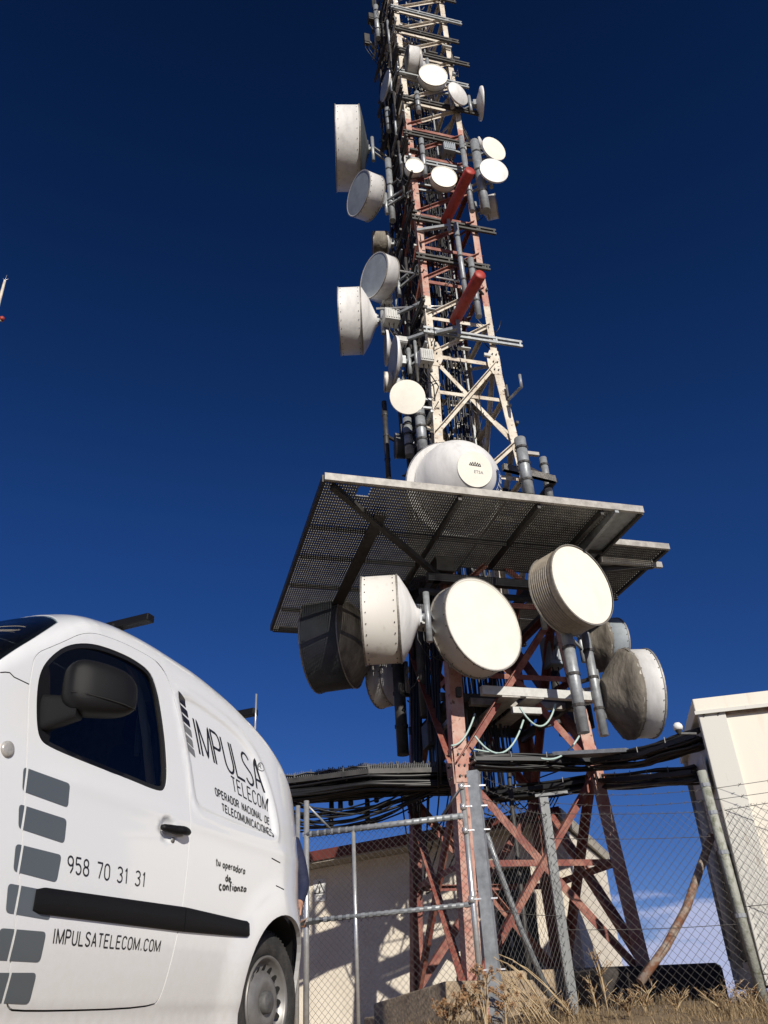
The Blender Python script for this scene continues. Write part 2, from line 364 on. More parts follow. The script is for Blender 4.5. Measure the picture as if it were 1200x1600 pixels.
# ================================================================== ICE-SHIELD DECK (perforated grating canopy)
ZD=6.6
deck=thing('grating_canopy',TL(-.9,-.4,ZD),'wide perforated steel grating canopy around the tower above the big dishes','canopy')
X0,X1,Y0,Y1=-3.25,1.48,-2.95,2.07
def grate(x0,x1,y0,y1,z,name,par,pitch=.036,cp=.070,hole=None):
    mb=MB(); x=x0
    while x<=x1:
        segs=[(y0,y1)]
        if hole and hole[0]<x<hole[1]: segs=[(y0,hole[2]),(hole[3],y1)]
        for a,b in segs:
            if b>a: mb.bar(TL(x,a,z),TL(x,b,z),.0225,.016,up=(0,0,1))
        x+=pitch
    y=y0
    while y<=y1:
        segs=[(x0,x1)]
        if hole and hole[2]<y<hole[3]: segs=[(x0,hole[0]),(hole[1],x1)]
        for a,b in segs: mb.bar(TL(a,y,z+.001),TL(b,y,z+.001),.024,.012,up=(0,0,1))
        y+=cp
    return mb.build(name,'grate',par)
hz=.62
grate(X0,-hz,Y0,Y1,ZD,'grating_panel',deck,hole=(-2.78,-2.60,-2.86,-2.62))
grate(-hz+.03,X1-.42,Y0,-.80,ZD,'grating_panel',deck)
o=MB().bar(TL(X1-.19,Y0,ZD+.004),TL(X1-.19,-.55,ZD+.004),.40,.012,up=(0,0,1)).build('solid_plate','galv',deck)
grate(-hz+.03,X1,.98,Y1,ZD,'grating_panel',deck)
grate(1.05,X1,-.5,.95,ZD,'grating_panel',deck)
mb=MB(); mb.bar(TL(X0-.03,Y0-.04,ZD),TL(X1+.03,Y0-.04,ZD),.05,.11,up=(0,0,1)).build('edge_beam','lbeam',deck)
for (a,b) in (((X0-.03,Y0),(X0-.03,Y1)),((X1+.03,Y0),(X1+.03,Y1)),((X0,Y1+.03),(X1,Y1+.03))):
    MB().bar(TL(*a,ZD),TL(*b,ZD),.05,.11,up=(0,0,1)).build('edge_beam','dkst',deck)
for x in (-1.35,-.15,.85):
    MB().bar(TL(x,Y0,ZD-.08),TL(x,Y1 if x<-1 else -1.0,ZD-.06),.05,.09,up=(0,0,1)).build('joist','dkst',deck)
for y in (-1.75,-.85,.15,1.1):
    MB().bar(TL(X0,y,ZD-.06),TL(-.95 if y>-1 else X1,y,ZD-.05),.028,.06,up=(0,0,1)).build('joist','dkst',deck)
MB().bar(TL(-2.35,-2.4,ZD-.13),TL(-2.35,.6,ZD-.13),.18,.05,up=(0,0,1)).build('joist','dkst',deck)
mb=MB(); mb.bar(TL(X0+.1,Y0+.08,ZD-.06),TL(-1.0,-1.0,ZD-.35),.08,.08); mb.build('strut','dkst',deck)
MB().bar(TL(-1.0,-1.0,ZD-.35),TL(-.2,-.6,ZD-.75),.08,.08).build('strut','dkst',deck)
mb=MB(); mb.bar(TL(X1-.42,Y0-.05,ZD-.02),TL(X1-.42,-.4,ZD-.2),.06,.16,up=(0,0,1)); mb.build('strut','galv',deck)
MB().bar(TL(X0+.1,Y1-.1,ZD-.06),TL(-1.0,1.0,ZD-.5),.07,.07).build('strut','dkst',deck)
for k in 'ABCD':
    p=leg(k,ZD-.1)
    MB().bar(p+Vector((0,0,-.15)),p+Vector((0,0,.1)),.3,.3,up=ex).build('leg_collar','dkst',deck)
for (a,b,w) in (((-1.3,-1.15),(1.45,-1.15),.10),((-1.15,-1.2),(-1.15,1.3),.10),((1.15,-1.2),(1.15,1.3),.10),((-1.3,1.1),(1.3,1.1),.10),((-.4,-1.1),(-.4,1.1),.07),((.5,-1.1),(.5,1.1),.07)):
    MB().bar(TL(*a,ZD-.42),TL(*b,ZD-.42),w,.14,up=(0,0,1)).build('support_beam','dkst',deck)
MB().tube([TL(-1.5,-1.32,ZD-.75),TL(1.3,-1.32,ZD-.75)],.05,10).build('support_beam','dkst',deck)
d2=thing('grating_canopy',TL(2.0,-1.3,ZD),'small perforated grating deck sticking out right of the wide canopy','canopy')
grate(1.56,2.46,-2.02,.0,ZD-.02,'grating_panel',d2)
MB().bar(TL(1.5,-2.06,ZD-.02),TL(2.5,-2.06,ZD-.02),.05,.10,up=(0,0,1)).build('edge_beam','lbeam',d2)
MB().bar(TL(2.49,-2.03,ZD-.02),TL(2.49,.02,ZD-.02),.05,.10,up=(0,0,1)).build('edge_beam','dkst',d2)
MB().bar(TL(1.5,-1.6,ZD-.10),TL(2.62,-1.6,ZD-.10),.06,.10,up=(0,0,1)).build('edge_beam','lbeam',d2)
for y in (-1.6,-.4): MB().bar(TL(1.0,y+.3,ZD-.22),TL(2.45,y,ZD-.12),.07,.1,up=(0,0,1)).build('bracket','dkst',d2)

# ================================================================== DISHES
def nearest_leg(P):
    best=None
    for k in 'ABCD':
        q=leg(k,P.z,.05)
        d=(Vector((P.x,P.y,0))-Vector((q.x,q.y,0))).length
        if best is None or d<best[0]: best=(d,q)
    return best[1]
def dish(px,py,Y,dpx,th,label,kind='drum',sd=.38,fm='dish',sm='dish',bm='dishw',bolts=True,cover=False,group='microwave dishes on the tower',ribs=False,arm=True,cone=.42,pos=None,tilt=0):
    """th: where the dish looks, degrees from the camera side (-Y) turning to the right (+X)"""
    P=pos or at(px,py,Y); r=px2m(dpx,P)/2
    n=Vector((math.sin(R(th))*math.cos(R(tilt)),-math.cos(R(th))*math.cos(R(tilt)),-math.sin(R(tilt))))
    t=thing('microwave_dish',P,label,'dish antenna',group)
    D=sd*2*r
    if kind in('drum','cup'):
        if kind=='drum': MB().disc(P,n,r*.985,48,dome=r*.02).build('radome',fm,t)
        else: # open absorber cup: you look into the reflector
            MB().disc(P-n*D*.25,n,r*.95,48,dome=-r*.22).build('radome',fm,t)
        prof=[(-D,r*.97),(-D,r),(-.012,r),(0,r*1.012),(.012,r*.99),(.005,r*.96)]
        if ribs:
            prof=[(-D,r*.97)]
            k=9
            for i in range(k):
                z=-D+D*.8*i/k; prof+=[(z,r*1.0),(z+D*.8/k*.5,r*.975)]
            prof+=[(-D*.2,r),(0,r*1.01),(.012,r*.985)]
        sh=MB().lathe(prof,P,n,56,not ribs).build('shroud',sm,t)
        mb=MB()
        for zz in (-D,-.0): mb.lathe([(zz-.012,r*1.0),(zz-.012,r*1.022),(zz+.012,r*1.022),(zz+.012,r*1.0)],P,n,56,False)
        mb.build('rim_band','rim',sh)
        if bolts:
            mb=MB(); u,v=perp(n); q=26
            for j in range(q):
                a=2*math.pi*j/q
                for zz in (-D*.1,-D*.88) if j%1==0 else (-D*.5,):
                    dr=u*math.cos(a)+v*math.sin(a); mb.lathe([(0,.008),(.010,.008),(.010,.001)],P+n*zz+dr*r,dr,5,False)
            mb.build('bolts','dkst',sh)
        back=[(-D,r*1.0),(-D-.03,r*.97),(-D-r*cone*.55,r*.66),(-D-r*cone,r*.22),(-D-r*cone-.03,r*.2),(-D-r*cone-.03,.001)]
    else:
        MB().disc(P,n,r*.99,44,dome=r*(.30 if kind=='dome' else -.10 if kind=='open' else .03)).build('radome',fm,t)
        back=[(.0,r),(-.02,r*1.01),(-.05,r*.99),(-r*.2,r*.72),(-r*.34,r*.3),(-r*.40,r*.12),(-r*.40,.001)]; D=0; cone=.40
    if cover:
        mb=MB(); u,v=perp(n); vs=[]; k=11; q=56
        for i in range(k):
            s=i/(k-1); z=-D*1.0+.1*D-(r*.64)*s; rr=r*1.03*(1-.06*s if s<.2 else .988-.80*(s-.2)**1.0)
            for j in range(q):
                a=2*math.pi*j/q; rn=rr*(1+.012*math.sin(a*9+s*5)+.010*math.sin(a*23+s*9)+.012*math.sin(s*17+a*3))
                vs.append(P+n*z+(u*math.cos(a)+v*math.sin(a))*rn-Vector((0,0,.05*r*s)))
        mb.add(vs,[(i*q+j,i*q+(j+1)%q,(i+1)*q+(j+1)%q,(i+1)*q+j) for i in range(k-1) for j in range(q)],True)
        mb.add(vs[-q:],[tuple(range(q))]); mb.build('canvas_cover','canvas',t)
    else: MB().lathe(back,P,n,44).build('reflector_back',bm,t)
    # mount: hub, arm to the tower
    e=P-n*(D+r*cone); 
    if arm:
        q=nearest_leg(e); mb=MB(); L_=(q-e).length
        mb.bar(e+Vector((0,0,.1)),e-Vector((0,0,.1)),.12,.12,up=n)
        mb.tube([e,e-n*.10],.055,8)
        pp=e-n*.14; mb.tube([pp+Vector((0,0,.22+r*.25)),pp-Vector((0,0,.22+r*.25))],.045,8)
        for dz in (.1,-.1): mb.bar(pp+Vector((0,0,dz)),Vector((q.x,q.y,pp.z+dz)),.045,.045)
        mb.build('mount','galv',t)
    return t,P,n,r,D
G1='large drum dishes below the canopy'
dish(756,974,10.95,152,36,'largest cream drum dish facing the viewer, below the canopy left of its twin',sd=.25,sm='shroudw',group=G1,arm=True)
dish(910,913,10.9,134,37,'cream drum dish with ribbed brown shroud under the right end of the canopy',sd=.36,sm='shroud_b',ribs=True,bolts=False,group=G1)
dish(569,970,10.5,137,-91,'white drum dish seen from the side in full sun, left of the largest drum',sd=.40,sm='shroudw',bm='dishw',group=G1,cone=.42)
dish(492,1012,13.7,140,-104,'dark drum dish in shade under the left corner of the canopy',fm='dishd',sm='dishd',bm='canvas',sd=.42,group=G1,cone=.5)  # dark materials carry the canopy's shade in their colour
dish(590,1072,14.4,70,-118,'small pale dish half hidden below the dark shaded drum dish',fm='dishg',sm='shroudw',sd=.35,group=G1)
dish(1012,1083,12.3,136,96,'white drum dish facing right, canvas covered back, lowest on the right',sm='dishw',fm='dish',sd=.25,cover=True,group=G1)
dish(963,1008,13.4,84,104,'grey drum dish with a wrinkled pale canvas back, behind the ribbed shroud dish',sm='dishg',fm='dishg',sd=.35,cover=True,group=G1)
G2='dishes above the canopy'
# big domed dish standing on the canopy
t=dish(709,764,11.45,158,20,'very large domed white dish with a round logo plate, standing above the canopy','open',fm='dishw',bm='dishw',group=G2,tilt=14)
root,P,n,r,_=t
u,v=perp(n)
mb=MB(); tip=n*.62*r*1.15
prof=[(-.02,r*1.0)]
vs=[];q=60;k=12
rt=-n.cross(Vector((0,0,1))).normalized(); up=rt.cross(n)*-1
if up.z<0: up=-up
_DO=rt*.10*r+up*.15*r
for i in range(k+1):
    s=i/k; c=P+n*(.78*r*s)+_DO*(min(1,s*4)*.6+.4)
    rr=r*(.86-.50*s**2.0)
    if i==k: c=vs and c
    for j in range(q):
        a=2*math.pi*j/q; vs.append(c+(rt*math.cos(a)+up*math.sin(a))*rr)
mb.add(vs,[(i*q+j,i*q+(j+1)%q,(i+1)*q+(j+1)%q,(i+1)*q+j) for i in range(k) for j in range(q)],True)
dm=mb.build('dome','dishw',root)
plc=P+n*(.78*r)+_DO
MB().lathe([(-.02,r*.365),(.0,r*.368),(.012,r*.36),(.012,.001)],plc,n,44,False).build('logo_plate','dish',root)
def text_mesh(txt,size,spacing=1.0,shear=0):
    cu=bpy.data.curves.new('t','FONT'); cu.body=txt; cu.size=size; cu.space_character=spacing; cu.shear=shear; cu.resolution_u=3
    ob=bpy.data.objects.new('t',cu); COL.objects.link(ob); dg=bpy.context.evaluated_depsgraph_get(); dg.update()
    me=bpy.data.meshes.new_from_object(ob.evaluated_get(dg)); v=[(p.co.x,p.co.y) for p in me.vertices]; f=[tuple(p.vertices) for p in me.polygons]
    bpy.data.objects.remove(ob); bpy.data.meshes.remove(me); 
    xs_=[a for a,b in v]; ys_=[b for a,b in v]
    x0,x1,y0,y1=min(xs_),max(xs_),min(ys_),max(ys_)
    return [((a-x0)/(x1-x0),(b-y0)/(y1-y0)) for a,b in v],f
def text_on(txt,fn,name,m,par,**k):
    v,f=text_mesh(txt,1,**k); mb=MB(); mb.add([fn(a,b) for a,b in v],f); return mb.build(name,m,par,fix=False)
pc=plc+n*.015
def onpl(x0,x1,y0,y1): return lambda a,b: pc+rt*(x0+(x1-x0)*a)*r+up*(y0+(y1-y0)*b)*r
mb=MB()
for i,(x,h) in enumerate([(-.17,.10),(-.09,.13),(0,.15),(.09,.13),(.17,.10)]):
    c=pc+rt*(x*.55)*r+up*.08*r; 
    mb.bar(c-rt*.022*r,c+up*h*.45*r,.013*r,.004,up=n); mb.bar(c+rt*.022*r,c+up*h*.45*r,.013*r,.004,up=n)
    mb.bar(c-rt*.03*r-up*.008*r,c+rt*.03*r-up*.008*r,.012*r,.004,up=n)
mb.build('emblem','signb',root)
text_on('ETSA',onpl(-.02,.17,-.08,-.02),'lettering','inkg',root)
# blue banner wrapped on the dome, lower right
mb=MB(); bvs=[]
def domep(a,b,o=.014):
    s=b; c=P+n*(.78*r*s+o*.7)+_DO*(min(1,s*4)*.6+.4); rr=r*(.86-.50*s**2.0)+o
    return c+(rt*math.cos(R(a))+up*math.sin(R(a)))*rr
k=20; q_=9
for i in range(k+1):
    for j in range(q_): bvs.append(domep(14-60*i/k,.84-.30*j/(q_-1)))
mb.add(bvs,[(i*q_+j,i*q_+j+1,(i+1)*q_+j+1,(i+1)*q_+j) for i in range(k) for j in range(q_-1)],True)
mb.build('banner','blue',root,fix=False)
v_,f_=text_mesh('RETES',1); MB().add([domep(-38+44*a,.62+.15*b,.024) for a,b in v_],f_).build('lettering','signw',root,fix=False)
mb=MB(); mb.bar(P-n*.3+Vector((0,0,-r*1.0)),Vector((P.x,P.y,ZD))-n*.3,.12,.12); mb.build('stand','dkst',root)

dish(637,620,11.7,57,8,'flat pale disc dish facing forward, lowest above the big domed dish','flat',fm='dish',group=G2,tilt=20)
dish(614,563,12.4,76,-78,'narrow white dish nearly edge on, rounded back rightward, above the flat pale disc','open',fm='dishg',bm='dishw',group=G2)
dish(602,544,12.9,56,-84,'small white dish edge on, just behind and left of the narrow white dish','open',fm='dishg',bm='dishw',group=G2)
dish(601,597,12.7,32,-86,'little cream drum dish peeking out left of the flat pale disc',sm='shroudw',sd=.38,bolts=False,group=G2)
dish(531,503,12.7,104,-89,'deep white bolted drum dish facing left, largest halfway up the tower',sm='dishw',bm='dishw',sd=.33,group=G2,cone=.42)
dish(584,430,12.3,74,-54,'drum dish with shaded grey face turned left, just above the bolted white drum',sm='dishw',fm='dishg',sd=.30,bolts=False,group=G2,tilt=6)  # grey face colour stands in for shade, as on the next drum
dish(560,302,12.2,72,-58,'drum dish with shaded blue grey face turned left, below the tall deep drum',sm='dishw',fm='dishg',sd=.36,group=G2,tilt=6)
dish(525,233,13.0,125,-86.5,'tall deep grey white drum dish, biggest of those high on the left side',sm='dishw',bm='dishd',sd=.29,group=G2,cone=.20)
dish(648,259,11.9,29,8,'small round cream drum dish on the tower front, left of a bigger one',sd=.4,bolts=False,group=G2,tilt=10)
dish(694,276,11.9,41,12,'cream drum dish on the front of the tower behind the upper red tube',sd=.28,bolts=False,group=G2,tilt=10)
dish(772,232,12.3,43,28,'upper one of the two cream discs right of the tower','flat',group=G2,tilt=10)
dish(772,266,12.0,47,14,'lower one of the two cream discs right of the tower','flat',fm='dishw',group=G2,tilt=10)
dish(776,322,12.9,38,78,'small white dish facing right, hanging below the two cream discs',sm='dishw',sd=.4,bolts=False,group=G2)
dish(751,226,13.2,24,80,'tiny white dish edge on, left of the upper cream disc','dome',fm='dishw',group=G2)
dish(677,117,12.0,45,10,'bright cream drum dish high on the front of the tower',sd=.25,bolts=False,group=G2,tilt=10)
dish(716,146,12.0,40,38,'small dished white antenna right of the bright high cream drum','dome',fm='dishw',group=G2,tilt=10)
dish(753,162,12.4,50,92,'white cone shaped dish in profile pointing right, high on the right edge','open',fm='dishw',bm='dishw',group=G2,cone=.7)
dish(634,97,12.0,48,-76,'dark faced drum dish turned left, near the top of the picture',fm='dishd',sm='dishw',sd=.36,bolts=False,group=G2)
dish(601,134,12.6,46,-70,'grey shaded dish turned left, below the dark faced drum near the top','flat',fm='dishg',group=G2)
dish(583,380,13.1,36,-86,'small black dish with pale stripes beside the dark cables left of the tower',fm='dishd',sm='canvas',sd=.6,bolts=False,group=G2)
dish(618,697,12.9,40,-84,'small dark dish left of the big domed dish',fm='dishd',sm='dishd',sd=.4,bolts=False,group=G2)

# ---- red tube antennas
for (c,e,Y,lab) in (((735,266),(697,344),10.9,'upper red tube antenna pointing out of the tower'),((751,428),(711,500),10.9,'lower red tube antenna pointing out of the tower')):
    a=at(c[0],c[1],Y)
    # horizontal tube: far end at the same height
    b=atz(e[0],e[1],a.z)
    t=thing('tube_antenna',b,lab,'antenna','red tube antennas'); d=(b-a).normalized()
    MB().lathe([(0,.001),(0,.10),(.02,.115),(.02+(b-a).length,.115),(.05+(b-a).length,.10),(.05+(b-a).length,.001)],a,d,28).build('tube','redtube',t)
    mb=MB(); mb.bar(b-d*.1+Vector((0,0,.25)),b-d*.1-Vector((0,0,.5)),.07,.07); q=leg('B' if b.x>1.9 else 'A',b.z); mb.bar(b-d*.1-Vector((0,0,.3)),Vector((q.x,q.y,b.z-.3)),.07,.07); mb.bar(b-d*.1+Vector((0,0,.1)),Vector((TC.x,TC.y,b.z+.1)),.06,.06)
    mb.build('bracket','galv',t)

# ---- mounting pipes standing off the tower
def pipe(p,q,r,label,m='galv',clamps=True,grp='upright mounting pipes on the tower'):
    t=thing('mounting_pipe',q,label,'pipe',grp); MB().tube([p,q],r,14).build('pipe',m,t)
    if clamps:
        mb=MB(); d=(q-p)
        for f in (.18,.45,.75):
            c=p+d*f; mb.lathe([(-.02,r*1.18),(.02,r*1.18)],c,d.normalized(),10,False); l=nearest_leg(c)
            if (f==.45): mb.bar(c,Vector((l.x,l.y,c.z)),.05,.05)
        mb.build('clamp','dkst',t)
    return t
def pp(x0,y0,x1,y1,Y,rpx,label,m='galv'):
    a=at(x0,y0,Y); b=at(x1,y1,Y); b=Vector((a.x,a.y,b.z)) if abs(a.x-b.x)<.25 else b
    return pipe(a,b,px2m(rpx,a),label,m)
pp(884,985,912,1145,11.3,9,'fat grey pipe end hanging below the ribbed shroud dish')
pp(914,990,938,1150,12.1,7,'thinner grey pipe just right of the fat hanging pipe')
pp(812,686,827,775,11.9,9,'grey pipe clamped to the right leg just above the canopy')
pp(848,716,858,780,12.9,6,'short pale pipe stub at the right end of the canopy top')
pp(655,640,662,705,11.9,8,'grey pipe left of the big domed dish, under the flat pale disc')
pp(636,655,643,712,12.5,7,'shorter grey pipe beside the small dark dish')
pp(720,215,742,330,12.05,4,'thin grey pipe beside the upper red tube')
pp(741,222,757,330,12.3,7,'grey pipe carrying the two cream discs on the right')
pp(658,218,664,275,12.0,4,'short grey pipe behind the small round cream drum')
pp(651,145,655,175,12.0,4,'short grey pipe below the bright high cream drum')
pp(712,350,723,470,12.0,4,'long thin grey pipe crossing the front between the red tubes')
pp(735,405,747,495,12.2,5,'pale blue grey pipe behind the lower red tube')
pp(606,250,614,345,12.6,5,'grey pipe carrying the blue grey faced dish')
pp(587,10,592,60,12.8,4,'grey pipe at the upper left edge of the tower top')
pp(605,170,606,205,12.7,4,'short grey pipe beside the tall deep drum')
pp(600,628,604,750,13.0,4,'thin black standoff mast left of the tower above the canopy','dkst')
pp(620,1010,628,1180,13.5,9,'dark vertical pipe under the shaded drum dishes','dkst')
pp(648,870,660,1120,12.9,9,'dark vertical pipe between the two left drum dishes','dkst')
pp(862,1030,868,1150,14.0,7,'dark vertical pipe at the back right below the canopy','dkst')
pp(735,700,737,770,13.5,6,'grey pipe hidden behind the big domed dish')
# L-shaped stub on the right above the canopy
t=thing('bent_pipe',at(815,600,12.3),'bent grey pipe stub sticking out right of the white tower section','pipe')
a=leg('B',10.35); e=at(815,604,11.9); MB().tube([a,e,e+Vector((0,0,.28))],.03,8).build('pipe','galv',t)
# thin pole bracing rods to the left dishes
t=thing('stay_rod',at(620,423,12.3),'long thin rod staying the grey faced drum dish to the tower','rod','thin stay rods')
MB().tube([at(619,422,12.2),at(718,440,12.3)],.022,6).build('rod','galvb',t)
t=thing('stay_rod',at(590,482,12.4),'long thin rod staying the bolted white drum to the tower','rod','thin stay rods')
MB().tube([at(588,482,12.5),at(706,478,12.3)],.022,6).build('rod','galvb',t)

# ---- radio boxes
def rbox(x,y,Y,w,h,d,label,m='box',rz=0):
    P=at(x,y,Y); t=thing('radio_unit',P,label,'radio unit','radio boxes behind the dishes')
    c=ex*math.cos(rz)+ey*math.sin(rz); s=-ex*math.sin(rz)+ey*math.cos(rz)
    mb=MB(); mb.bar(P-c*w/2,P+c*w/2,d,h,up=(0,0,1)); o=mb.build('case',m,t); bevel(o,.015)
    mb=MB()
    for i in range(6): mb.bar(P-s*(d/2+.012)+c*(-w*.4+w*.16*i)-Vector((0,0,h*.38)),P-s*(d/2+.012)+c*(-w*.4+w*.16*i)+Vector((0,0,h*.38)),.012,.03)
    mb.build('cooling_fins',m,t)
    q=nearest_leg(P); MB().bar(P+Vector((0,0,.02)),Vector((q.x,q.y,P.z+.02)),.06,.06).build('bracket','galv',t)
    mb=MB()
    for i in range(2):
        a=P-Vector((0,0,h/2))+c*(.05-.1*i); mb.tube([a,a-Vector((0,0,.2)),a+Vector((.15,.1,-.45)),Vector((q.x,q.y,P.z-.6-.2*i))],.012,5)
    mb.build('cable','cable',t)
rbox(611,497,12.6,.32,.30,.28,'pale radio box bolted behind the bolted white drum')
rbox(604,470,12.7,.22,.20,.2,'small pale radio box above the box behind the bolted white drum')
rbox(665,560,11.7,.26,.30,.22,'white radio box right of the narrow white dish')
rbox(628,534,12.4,.2,.16,.16,'small cable junction box above the narrow white dish')
rbox(625,96+10,12.3,.2,.22,.2,'white box behind the dark faced drum near the top')
rbox(655,965,11.9,.3,.34,.3,'pale radio unit between the side on white drum and the cream drum')
rbox(864,1020,12.9,.3,.5,.3,'grey radio unit hanging behind the ribbed shroud dish','dishg')
rbox(684,1150,12.6,.42,.36,.3,'dark junction box left of the front leg above the cable tray','dkst')
rbox(905,1120,13.5,.35,.45,.3,'dark cabinet hanging low by the right leg','dkst')
rbox(580,30,12.9,.2,.3,.2,'dark small box at the upper left tower corner','dkst')
rbox(573,62,13.0,.15,.5,.1,'slim dark panel antenna at the upper left tower edge','dkst')
rbox(700,235,12.4,.3,.3,.25,'grey box inside the red tower section','dishg')

# ---- feeder cables up the tower (counted as bundles)
def bundle(name,label,base,z0,z1,nc,spread,r=.02,m='cable',grp='bundles of black feeder cables',wob=.03,axis_=ey,step=.5):
    t=MB()
    for i in range(nc):
        off=(i/(nc-1)-.5)*spread; dp=random.uniform(-.05,.05); ph=random.uniform(0,6); pts=[]; z=z0+random.uniform(-.3,.3); zt=z1-random.uniform(0,3) if nc>4 else z1
        while z<zt:
            h=tw(z)/2; bx,by=base(z); pts.append(TL(bx,by,z)+axis_*(off+wob*math.sin(z*1.3+ph))+ (ex if axis_==ey else ey)*(dp+wob*math.cos(z*.9+ph))); z+=step
        if len(pts)>2: t.tube(pts,r*random.uniform(.6,1.2),5)
    o=t.build(name,m); return tag(o,label,'cables',grp)
bundle('cable_bundle','thick black cable bundle climbing the left tower face nearest the front leg',lambda z:(-tw(z)/2+.04,-tw(z)*.12),3.2,26.5,16,.5)
bundle('cable_bundle','thick bundle of black cables running up the left rear corner of the tower',lambda z:(-tw(z)/2+.02,tw(z)*.30),3.2,26.5,16,.5)
bundle('cable_bundle','loose black cables rising inside the middle of the tower',lambda z:(-.25,.5),3.3,25.5,12,.5,r=.016,axis_=ex)
bundle('cable_bundle','thin grey cables falling below the cream drum dish to the tray',lambda z:(-.55,-.35),3.4,6.4,12,.45,r=.012,m='cableg',wob=.06,axis_=ex,step=.3)
bundle('cable_bundle','black waveguide pipes rising up the centre of the tower beside the ladder',lambda z:(.05,-.05),3.4,25.5,9,.42,r=.022,axis_=ex)
bundle('cable_bundle','thin black cables rising behind the rear legs',lambda z:(.35,tw(z)/2-.05),3.4,25,8,.35,r=.018,axis_=ex)
# many small clips and cable loops clinging to the tower
def loops(label,n,zlo,zhi,rr,m,seed,side):
    random.seed(seed); mb=MB()
    for i in range(n):
        z=random.uniform(zlo,zhi); h=tw(z)/2
        if side=='L': p=TL(-h-.04+random.uniform(-.1,.12),random.uniform(-h,h),z); q=p+ey*random.uniform(-.6,.6)+Vector((0,0,random.uniform(-.5,.6)))
        else: p=TL(random.uniform(-h,h),-h-.03+random.uniform(-.05,.4),z); q=p+ex*random.uniform(-.5,.5)+Vector((0,0,random.uniform(-.5,.5)))
        mid=(p+q)/2+Vector((random.uniform(-.12,.12),random.uniform(-.12,.12),-random.uniform(.1,.35)))
        mb.tube([p,(p+mid)/2+Vector((0,0,-.05)),mid,(q+mid)/2+Vector((0,0,-.05)),q],rr,5)
    return tag(mb.build('cable_jumpers',m),label,'cables','loose jumper cables')
loops('tangle of short black jumper cables along the left face of the tower',110,5,26,.014,'cable',3,'L')
loops('second tangle of finer black cables wrapped round the left legs of the tower',120,6,26,.009,'cable',9,'L')
loops('grey jumper cables scattered over the upper front of the tower',45,12,26,.008,'cableg',6,'F')
loops('scattered black jumper cables across the front face of the tower',60,6.5,26,.010,'cable',4,'F')
# left face clutter: pipes and struts making the left side dense
random.seed(17)
t=thing('bracket_set',TL(0,-.9,13),'many small clamps and plates bolted over the front face of the tower','brackets')
for i in range(70):
    z=random.uniform(7.6,26); h=tw(z)/2; side=random.random()<.5
    p=TL(random.choice([-h,h,random.uniform(-h,h)])+random.uniform(-.06,.06),-h-.06,z) if side else TL(-h-.06,random.uniform(-h,h),z)
    q=p+random.choice([ex,ey,Vector((0,0,1))])*random.uniform(.08,.32)
    MB().bar(p,q,random.uniform(.03,.09),random.uniform(.02,.07)).build('bracket' if random.random()<.7 else 'clamp_plate',random.choice(['galv','dkst','box','lbeam']),t)
random.seed(11)
t=thing('antenna_support_frame',TL(-1,0,12),'dense frame of dark pipes and angle bars along the left face of the tower','support frame')
i=0; z=7.4
while z<26:
    h=tw(z)/2; mb=MB(); y=random.uniform(-h*.9,h*.9)
    mb.tube([TL(-h-.15,y,z),TL(-h-.15,y,z+random.uniform(.7,1.5))],.035,7)
    mb.bar(TL(-h-.1,y-.5,z+.3),TL(-h-.1,y+.5,z+.3+random.uniform(-.2,.2)),.05,.05)
    mb.bar(TL(-h+.1,-h,z),TL(-h+.2,h,z+random.uniform(.4,1)),.06,.06)
    mb.build('support_bar','dkst' if i%3 else 'galv',t); i+=1; z+=.62

# ---- light cables looping under the inner deck
random.seed(5)
def sag(a,b,s,n=14):
    a=Vector(a);b=Vector(b); return [a.lerp(b,i/n)-Vector((0,0,s*4*(i/n)*(1-i/n))) for i in range(n+1)]
for (a,b,s,lab) in (((742,1150),(818,1125),.35,'pale green cable looping left of the inner deck'),((812,1105),(868,1100),.30,'pale blue cable looping below the inner deck'),((845,1185),(905,1150),.12,'pale cable hanging near the right leg'),((705,1165),(742,1115),.12,'pale cable between the front leg and the inner deck')):
    tag(MB().tube(sag(at(*a,11.5),at(*b,11.8),s),.014,6).build('hanging_cable','cablel'),lab,'cable','pale hanging cables')
tag(MB().tube(sag(at(705,1163,11.8),at(945,1180,12.2),.10),.012,5).build('hanging_cable','cablel'),'long pale cable strung between the two front legs','cable','pale hanging cables')
# white square rail below the dish, spanning the front
t=thing('steel_outrigger',at(850,1085,11.5),'pale steel channel frame fixed across the front below the big dishes','mounting frame')
a=at(752,1079,11.6); b=at(935,1094,12.2); b.z=a.z
MB().bar(a,b,.10,.13,up=(0,0,1)).build('channel','box',t)
MB().bar(a+ey*.5,b+ey*.5,.10,.10,up=(0,0,1)).build('channel','lbeam',t)
for f in (.22,.42): 
    c=a.lerp(b,f); MB().bar(c-ey*.1-Vector((0,0,.1)),c+ey*1.3-Vector((0,0,.1)),.28,.02,up=(0,0,1)).build('cross_plate','lbeam',t)
c=at(800,1110,11.8); MB().bar(c,c+ex*.45,.08,.09,up=(0,0,1)).build('cross_plate','box',t)
t=thing('steel_outrigger',at(850,745,12.4),'pale steel channel frame jutting right above the canopy','mounting frame')
a=at(786,730,12.2); b=at(866,746,12.7); b.z=a.z
for dz in (0,.0): MB().bar(a,b,.08,.13,up=(0,0,1)).build('channel','lbeam',t)
MB().bar(a+ey*.7,b+ey*.7,.08,.12,up=(0,0,1)).build('channel','dkst',t)
MB().bar(b,b+ey*.7,.08,.1,up=(0,0,1)).build('channel','dkst',t)
MB().bar(b-Vector((0,0,.45)),leg('B',7.0),.06,.06).build('strut','dkst',t)

